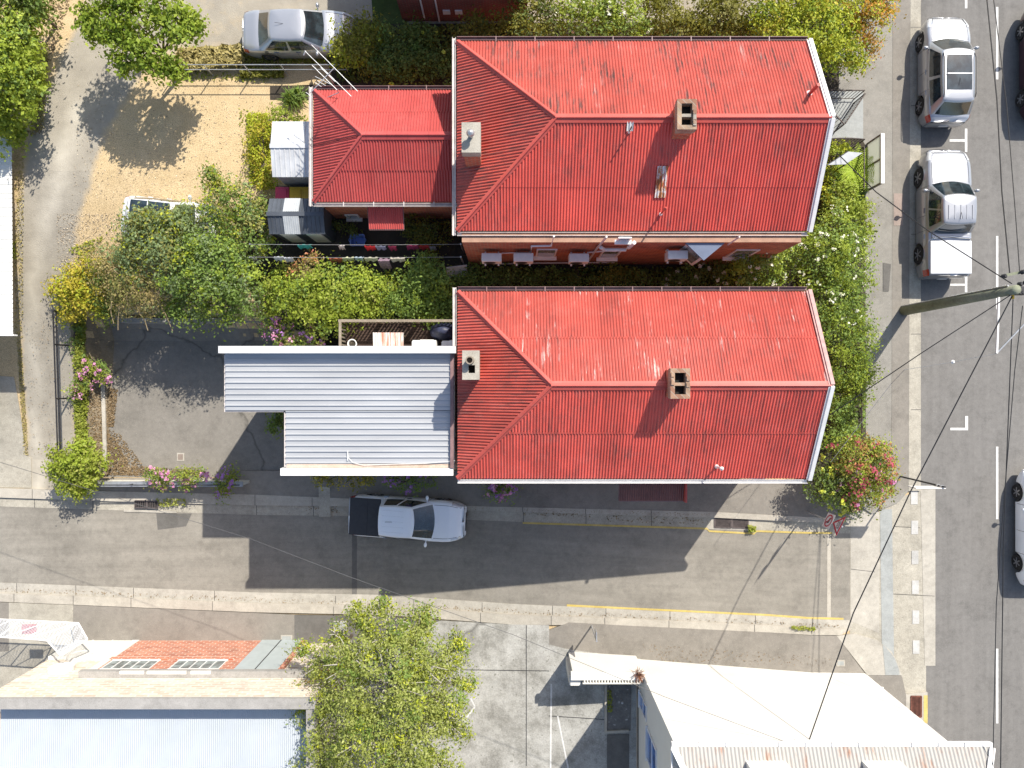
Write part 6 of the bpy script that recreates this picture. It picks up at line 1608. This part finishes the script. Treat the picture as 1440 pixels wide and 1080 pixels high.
plant('flowering_shrub', 'bright shrub with white flowers just above the upper red roof', 'shrub', [(850,28,2.4,.7),(880,38,2.2,.6),(830,12,2.3,.8),(905,45,1.9,.35),(870,5,2.3,.9),(800,20,2.0,.6)], [('lime', .6), ('green', .4)], 430, .13, base=(3.6,14.6), flowers=[('p_white', 22, .10, .06, 5)], clump=.26)
plant('olive_shrub', 'olive brown shrub right of the white flowering one above the roof', 'shrub', [(930,25,1.8,.85),(960,35,1.7,.7),(925,5,1.9,.8)], [('darkolive', .85), ('olive', .2)], 430, .13, base=(6.0,14.7), clump=.26)
plant('olive_shrub', 'broad olive shrub in front of the yellow-green tree above the roof', 'shrub', [(1000,28,1.9,.9),(1030,20,1.9,.9),(1045,40,1.7,.6),(985,45,1.6,.5),(1010,0,1.9,.9)], [('darkolive', .75), ('olive', .25)], 430, .13, base=(8.4,14.8), clump=.26)
plant('yellowgreen_tree', 'yellow-green tree beside the upper house front by the footpath', 'tree', [(1110,50,2.6,1.2),(1145,40,2.6,1.2),(1085,30,2.4,.8),(1160,75,2.2,.8),(1185,70,2.0,.7),(1120,0,2.7,1.3),(1180,30,2.4,.9),(1200,90,1.6,.45)], [('yellowgreen', .7), ('maple', .3), ('yellow', .1)], 430, .13, base=(12.6,14.3), trunk=.1, clump=.26, stem='trunk', fol='crown')
plant('orange_tree', 'tree with orange and red tinted leaves at the top by the footpath', 'tree', [(1220,25,2.3,.9),(1235,0,2.4,.8),(1205,50,2.0,.6),(1218,70,1.6,.45),(1195,5,2.4,.9)], [('orange', .45), ('yellowgreen', .45), ('redtip', .15)], 430, .12, base=(14.0,14.8), trunk=.08, clump=.25, stem='trunk', fol='crown')
# front hedges
plant('flowering_shrub', 'upper part of the front hedge, dense green with scattered white flowers', 'shrub', [(1165,350,1.8,1.1),(1150,385,1.5,.9),(1190,385,1.6,.9),(1125,350,1.5,.75),(1175,320,1.6,.8),(1195,340,1.4,.7),(1110,370,1.2,.6)], [('green', .5), ('lime', .5)], 430, .12, base=(12.4,5.3), flowers=[('p_white', 20, .10, .08, 6)], clump=.26)
plant('lime_shrub', 'lime shrub on the footpath edge beside the notice panels and fern', 'shrub', [(1205,290,1.2,.65),(1190,270,1.0,.5),(1215,320,1.2,.45),(1180,295,1.1,.5)], [('lime', .8), ('weed', .2)], 430, .12, clump=.24)
plant('flowering_shrub', 'white flowering shrub at the front of the lower house, below the gap', 'shrub', [(1165,430,1.5,.9),(1185,420,1.5,.85),(1155,460,1.3,.6),(1180,455,1.4,.7)], [('green', .55), ('lime', .35)], 430, .12, base=(13.0,3.2), flowers=[('p_white', 15, .10, .08, 6)], clump=.25)
plant('green_shrub', 'mid green hedge shrub beside the power pole shadow', 'shrub', [(1205,455,1.2,.7),(1205,490,1.1,.75),(1185,495,1.2,.7),(1222,485,.9,.4),(1190,525,1.0,.6)], [('green', .4), ('lime', .55)], 430, .11, base=(13.7,1.6), clump=.24)
plant('lime_shrub', 'lime hedge shrub left of the pole foot by the pink-edged roof', 'shrub', [(1210,520,1.0,.6),(1205,550,.9,.6),(1185,555,.9,.6),(1220,530,.8,.4)], [('lime', .7), ('green', .3)], 430, .11, base=(13.9,-.2), clump=.24)
plant('dark_shrub', 'shaded shrub against the lower house front wall', 'shrub', [(1175,595,1.0,.55),(1165,615,1.0,.5),(1180,575,1.0,.5),(1190,610,.9,.45)], [('green', .7), ('lime', .25)], 420, .12, clump=.25)
plant('red_flowering_bush', 'round bush with crimson and pink flowers at the street corner', 'bush', [(1215,655,1.7,1.0),(1195,640,1.7,.8),(1235,655,1.5,.7),(1215,690,1.4,.75),(1240,680,1.2,.5),(1195,675,1.5,.7),(1228,632,1.4,.45)], [('weed', .45), ('redtip', .4), ('lime', .35), ('dark', .25)], 420, .115, base=(14.0,-3.7), flowers=[('p_red', 75, .09, .12, 12), ('p_pink', 8, .1, .07, 8)], clump=.25)
plant('lime_flower_bush', 'grey-green bush with round lime flower heads next to the crimson bush', 'bush', [(1165,680,1.3,.7),(1150,690,1.1,.55),(1180,700,1.1,.6),(1160,660,1.4,.5),(1195,712,.8,.45)], [('dark', .35), ('green', .35), ('bluegreen', .25)], 420, .12, base=(12.9,-4.1), flowers=[('p_lime', 60, .12, .07, 14)], clump=.25)
fn = thing('tree_fern', 'bright green fern below the notice panels', 'fern', G(1192,245))
fr_ = []
for i in range(15):
    a = i*2*math.pi/15+.2; c = Vector(fn.location)+Vector((0,0,.5)); ln = .9+.25*random.random()
    for k in range(16):
        t = (k+1)/16; p = c+Vector((math.cos(a),math.sin(a),0))*ln*t+Vector((0,0,.25*math.sin(t*2.4)))
        wd = .20*math.sin(math.pi*min(1, t*.9+.1))+.015
        sd = Vector((-math.sin(a),math.cos(a),0)); fwd = Vector((math.cos(a),math.sin(a),0))
        for s in (1, -1):
            q = p+sd*s*wd+fwd*.05-Vector((0,0,.02)); h = fwd*.02
            fr_.append([p-h, q-h*.3, q+h*.5, p+h])
quads_mesh('fronds', np.array([[tuple(v) for v in q] for q in fr_]), L['fern'], fn)
MB().tube([Vector(fn.location), Vector(fn.location)+Vector((0,0,.5))], .09, 8).build('stem', 'bark', fn)
plant('lime_shrub', 'yellow-green shrub between the iron railing and the canopy sheet', 'shrub', [(1172,215,.8,.3),(1163,240,.9,.3),(1185,207,.7,.22),(1172,268,1.0,.4)], [('yellowgreen', .6), ('lime', .4)], 430, .12, clump=.2)
# gap between the houses
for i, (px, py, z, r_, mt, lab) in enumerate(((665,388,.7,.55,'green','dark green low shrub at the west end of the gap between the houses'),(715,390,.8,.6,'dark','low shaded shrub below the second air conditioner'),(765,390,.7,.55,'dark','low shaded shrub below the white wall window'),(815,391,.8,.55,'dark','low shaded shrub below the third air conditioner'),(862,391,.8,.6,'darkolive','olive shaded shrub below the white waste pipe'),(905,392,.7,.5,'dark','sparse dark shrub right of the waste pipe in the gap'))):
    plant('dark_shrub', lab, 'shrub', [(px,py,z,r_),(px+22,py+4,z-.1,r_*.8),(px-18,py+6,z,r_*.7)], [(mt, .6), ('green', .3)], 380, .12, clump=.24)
plant('rose_bush', 'rose bush with cream flowers under the bay window in the gap', 'bush', [(960,390,.8,.55),(985,385,.9,.5),(945,395,.7,.4),(1010,380,1.0,.5)], [('dark', .5), ('green', .4)], 400, .12, flowers=[('p_white', 14, .13, .04, 7)], clump=.25)
plant('green_shrub', 'sunlit green shrub at the street end of the gap between the houses', 'shrub', [(1045,365,2.0,.55),(1078,352,2.3,.6),(1100,345,2.2,.5),(1040,385,1.2,.65),(1065,375,1.3,.6),(1085,388,1.3,.6),(1055,395,1.1,.5)], [('green', .5), ('lime', .5)], 430, .12, flowers=[('p_white', 25, .12, .05, 6)], clump=.25)
# car park edge and lane
plant('lime_bush', 'round lime bush at the corner of the drive and the lane', 'shrub', [(108,655,-1.5,.9),(90,660,-1.7,.6),(130,650,-1.7,.6),(105,680,-1.8,.6),(120,635,-1.6,.55),(85,640,-1.8,.45),(125,672,-1.9,.5),(112,692,-2.0,.35)], [('lime', .65), ('weed', .5)], 430, .15, base=(-19.6,-3.6), clump=.24)
for lobes, fl, lab in (([(215,670,-1.9,.32),(235,672,-1.8,.36),(258,668,-1.8,.36),(280,668,-1.8,.38),(225,680,-2.0,.3),(265,680,-2.0,.3)], 'p_pink', 'pink flowering trailing plant spilling over the low wall'),
                       ([(318,680,-1.9,.42),(325,668,-1.7,.34),(315,692,-2.1,.3)], 'p_purple', 'purple flowered clump at the end of the low wall by the shadow')):
    plant('flowering_plant', lab, 'plant', lobes, [('weed', .7), ('green', .3)], 420, .11, flowers=[(fl, 120, .11, .09, 12)], clump=.2)
plant('flowering_plant', 'shaded purple flowers at the foot of the extension above the white pickup', 'plant', [(565,680,-1.6,.4),(585,678,-1.5,.45),(605,674,-1.5,.4),(550,672,-1.5,.35)], [('green', .7)], 380, .12, flowers=[('p_purple', 70, .12, .1, 10)], clump=.2, base=(-4.6,-4.0))
plant('flowering_plant', 'pink-purple flowers below the lower house near its downhill corner', 'plant', [(700,690,-1.0,.4),(715,686,-.9,.4),(690,684,-.9,.35)], [('green', .7)], 380, .12, flowers=[('p_pink', 70, .12, .1, 10), ('p_purple', 40, .12, .1, 10)], clump=.2, base=(-.4,-4.1))
plant('yellow_shrub', 'shaded yellowish shrub peeping under the grey roof gutter', 'shrub', [(470,671,-1.2,.45),(495,671,-1.2,.45),(450,672,-1.3,.35),(515,672,-1.3,.35)], [('darkolive', .6), ('yellow', .35)], 400, .11, clump=.2, base=(-7.2,-3.9))
plant('green_shrub', 'small green shrub in the notch of the flat roof', 'shrub', [(388,598,-1.2,.5),(395,590,-1.1,.4)], [('green', .6), ('dark', .3)], 380, .13, clump=.22)
plant('garden_flowers', 'mauve-pink flowers and greenery inside the dark railing', 'plant', [(118,540,-2.0,.4),(128,520,-2.0,.4),(110,552,-2.1,.35),(140,518,-2.1,.35),(145,530,-2.2,.3)], [('weed', .5), ('green', .3)], 380, .12, flowers=[('p_pink', 90, .11, .12, 12)], clump=.2)
plant('weedy_plant', 'dark green narrow plant in the shaded end of the garden bed', 'plant', [(108,480,-1.9,.32),(110,462,-1.7,.3),(112,498,-2.1,.28)], [('green', .8)], 380, .11, clump=.18)
# birch at the bottom
plant('birch_tree', 'large airy yellow-green tree with pale limbs over the concrete yard', 'tree',
      [(545,960,3.6,1.7,.9),(500,930,3.2,1.3),(590,930,3.2,1.3),(545,890,2.8,1.1),(480,985,2.8,1.2),(605,985,2.9,1.3),(520,1030,3.8,1.6),(580,1045,3.6,1.5),(470,1050,2.6,1.2),(625,1010,2.4,1.0),(455,930,1.6,.9),(630,930,2.0,.8),(510,870,1.9,.7),(590,880,2.0,.8),(460,1080,2.4,1.2),(545,1100,3.8,1.7),(620,1085,2.6,1.0),(440,1000,2.0,.7),(500,862,1.7,.4),(540,853,1.8,.35),(600,865,1.8,.45),(645,905,2.0,.45),(655,960,2.2,.4),(648,1025,2.2,.45),(428,975,1.6,.4),(425,915,1.2,.4),(478,890,1.6,.45)],
      [('birch', .95), ('yellowgreen', .1), ('green', .14)], 330, .115, base=(-4.6,-13.4), trunk=.16, clump=.24, bark='bark_pale', limbs=12, per=40, shell=.3, stem='trunk', fol='crown')
plant('climbing_plant', 'reddish creeper on the stone wall corner under the leafy tree', 'creeper', [(455,958,.8,.5),(440,975,1.4,.45),(462,940,.2,.4)], [('brownish', .5), ('redtip', .3), ('olive', .2)], 300, .12, clump=.25, base=(-7.4,-11.6))
wp_ = WY(893, 942, -11.7)
bl = thing('dry_weed', 'reddish dry weed growing on top of the low white wall', 'plant', (5.15,-11.85,.86))
quads_mesh('leaves', blades((5.15,-11.85,.86), 60, .42, .025, 1.0, .2, .4), leafmat('leaf_dryred', (.16,.06,.03), (.26,.12,.07), (.36,.22,.14), .1, 1.1, 1.0, None), bl)

# ground cover (uncountable)
def cover_veg(name, polys, n, size, mt, h=.12, label=None, zoff=.03):
    allV = []
    for pl in polys:
        xs = [p[0] for p in pl]; ys = [p[1] for p in pl]; A = 0; pts = []
        while len(pts) < n//len(polys):
            x, y = random.uniform(min(xs), max(xs)), random.uniform(min(ys), max(ys)); ins = False
            for (x0,y0),(x1,y1) in zip(pl, pl[1:]+pl[:1]):
                if (y0 > y) != (y1 > y) and x < (x1-x0)*(y-y0)/(y1-y0)+x0: ins = not ins
            if ins: pts.append(G(x, y, zoff))
        p = np.array([tuple(q) for q in pts]); k = len(p)
        p[:, 2] += RNG.random(k)*h
        nr = RNG.normal(size=(k, 3))*.5+np.array((0, 0, .8)); nr /= np.linalg.norm(nr, axis=1)[:, None]
        t = RNG.normal(size=(k, 3)); t -= nr*np.sum(t*nr, axis=1)[:, None]; t /= np.linalg.norm(t, axis=1)[:, None]
        b = np.cross(nr, t); s = size*(.5+RNG.random(k))[:, None]
        allV.append(np.stack([p-t*s*.5, p+b*s*.28, p+t*s*.5, p-b*s*.28], axis=1))
    o = quads_mesh(name, np.concatenate(allV), L[mt]); o['kind'] = 'stuff'
    if label: tag(o, label, 'ground cover')
    return o
cover_veg('ground_cover', [[(106,500),(128,500),(124,640),(110,640)], [(112,445),(122,445),(120,505),(108,505)], [(105,555),(118,555),(122,610),(112,640)]], 3600, .12, 'weed', .22, 'green weeds running along the garden bed inside the dark railing')
cover_veg('leaf_litter', [[(124,545),(142,545),(150,655),(128,655)], [(150,600),(168,610),(200,652),(205,668),(150,668)], [(150,610),(160,615),(180,650),(180,668),(150,668)], [(150,545),(166,548),(160,600),(150,600)], [(180,655),(290,662),(290,669),(180,669)]], 4800, .08, 'litter', .03, 'dry brown leaf litter along the car park edge')
cover_veg('leaf_litter', [[(22,190),(34,190),(32,480),(20,480)], [(60,60),(68,60),(62,180),(45,190)], [(24,480),(30,480),(40,640),(34,640)]], 2600, .07, 'straw', .03, 'straw coloured litter along the left wall of the drive')
cover_veg('dry_grass', [[(255,75),(345,68),(345,96),(250,103)]], 3800, .22, 'straw', .4, 'tall pale yellow grass by the pipe fence')
cover_veg('ground_cover', [[(340,78),(470,80),(470,90),(340,95)], [(340,98),(400,98),(400,110),(340,110)]], 1400, .14, 'darkolive', .25, 'dull green weeds under the parked sedan side')
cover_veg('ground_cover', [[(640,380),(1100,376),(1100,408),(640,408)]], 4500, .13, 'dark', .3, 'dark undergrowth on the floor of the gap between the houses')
cover_veg('ground_cover', [[(1130,300),(1212,300),(1214,610),(1180,640),(1130,420)], [(1165,215),(1212,230),(1212,300),(1150,300)]], 8000, .13, 'green', .45, 'green undergrowth beneath the front garden hedges')
cover_veg('ground_cover', [[(440,18),(570,40),(1080,28),(1080,60),(640,62),(640,110),(480,118)]], 6000, .14, 'dark', .35, 'dark undergrowth along the top garden strip')
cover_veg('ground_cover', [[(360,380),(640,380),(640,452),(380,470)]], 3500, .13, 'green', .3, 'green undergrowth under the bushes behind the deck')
cover_veg('ground_cover', [[(348,160),(382,160),(382,262),(352,262)]], 1500, .11, 'yellowgreen', .15, 'yellow-green weeds beside the white shed')
cover_veg('ground_cover', [[(1112,879),(1146,881),(1146,886),(1112,884)], [(1052,738),(1062,740),(1062,748),(1052,748)], [(16,340),(23,340),(23,365),(16,365)], [(220,701),(262,701),(262,711),(225,713)], [(853,970),(861,970),(861,1000),(853,1000)]], 700, .1, 'weed', .12, 'small weeds in the kerb joints and wall foot', .12)
cover_veg('pebbles', [[(900,905),(1170,925),(1170,938),(930,930)], [(30,450),(90,450),(90,640),(45,640)], [(640,712),(1000,722),(1000,727),(640,716)]], 900, .05, 'litter', .01, 'scattered chips and dead leaves on paths and drive', .125)

cover_veg('leaf_litter', [[(735,717),(830,720),(830,727),(735,724)], [(430,703),(480,706),(480,722),(430,718)], [(600,712),(660,715),(660,728),(600,726)], [(850,724),(1000,729),(1000,738),(850,733)]], 420, .07, 'litter', .02, 'brown leaves gathered in the upper gutter of the lane', .05)
cover_veg('leaf_litter', [[(0,826),(360,840),(360,846),(0,832)], [(360,840),(720,856),(720,862),(360,846)], [(720,856),(1180,878),(1180,883),(720,862)]], 700, .06, 'litter', .02, 'scattered leaf fragments along the lower gutter of the lane', .03)
cover_veg('stones', [[(110,120),(360,110),(350,280),(180,290),(100,300)], [(80,300),(180,300),(130,380),(80,380)]], 2600, .055, 'pebble', .01, 'loose pale and dark stones strewn over the gravel yard', .01)
cover_veg('ground_cover', [[(335,150),(360,160),(365,260),(345,250)], [(95,350),(150,330),(170,300),(120,370)], [(250,100),(380,104),(380,116),(260,112)]], 800, .09, 'weed', .06, 'thin weeds at the edges of the gravel yard', .01)
cover_veg('leaf_litter', [[(40,100),(62,100),(58,190),(34,190)], [(70,0),(100,0),(70,90),(60,90)]], 900, .08, 'litter', .02, 'brown leaves dropped along the foot of the left hedge', .01)
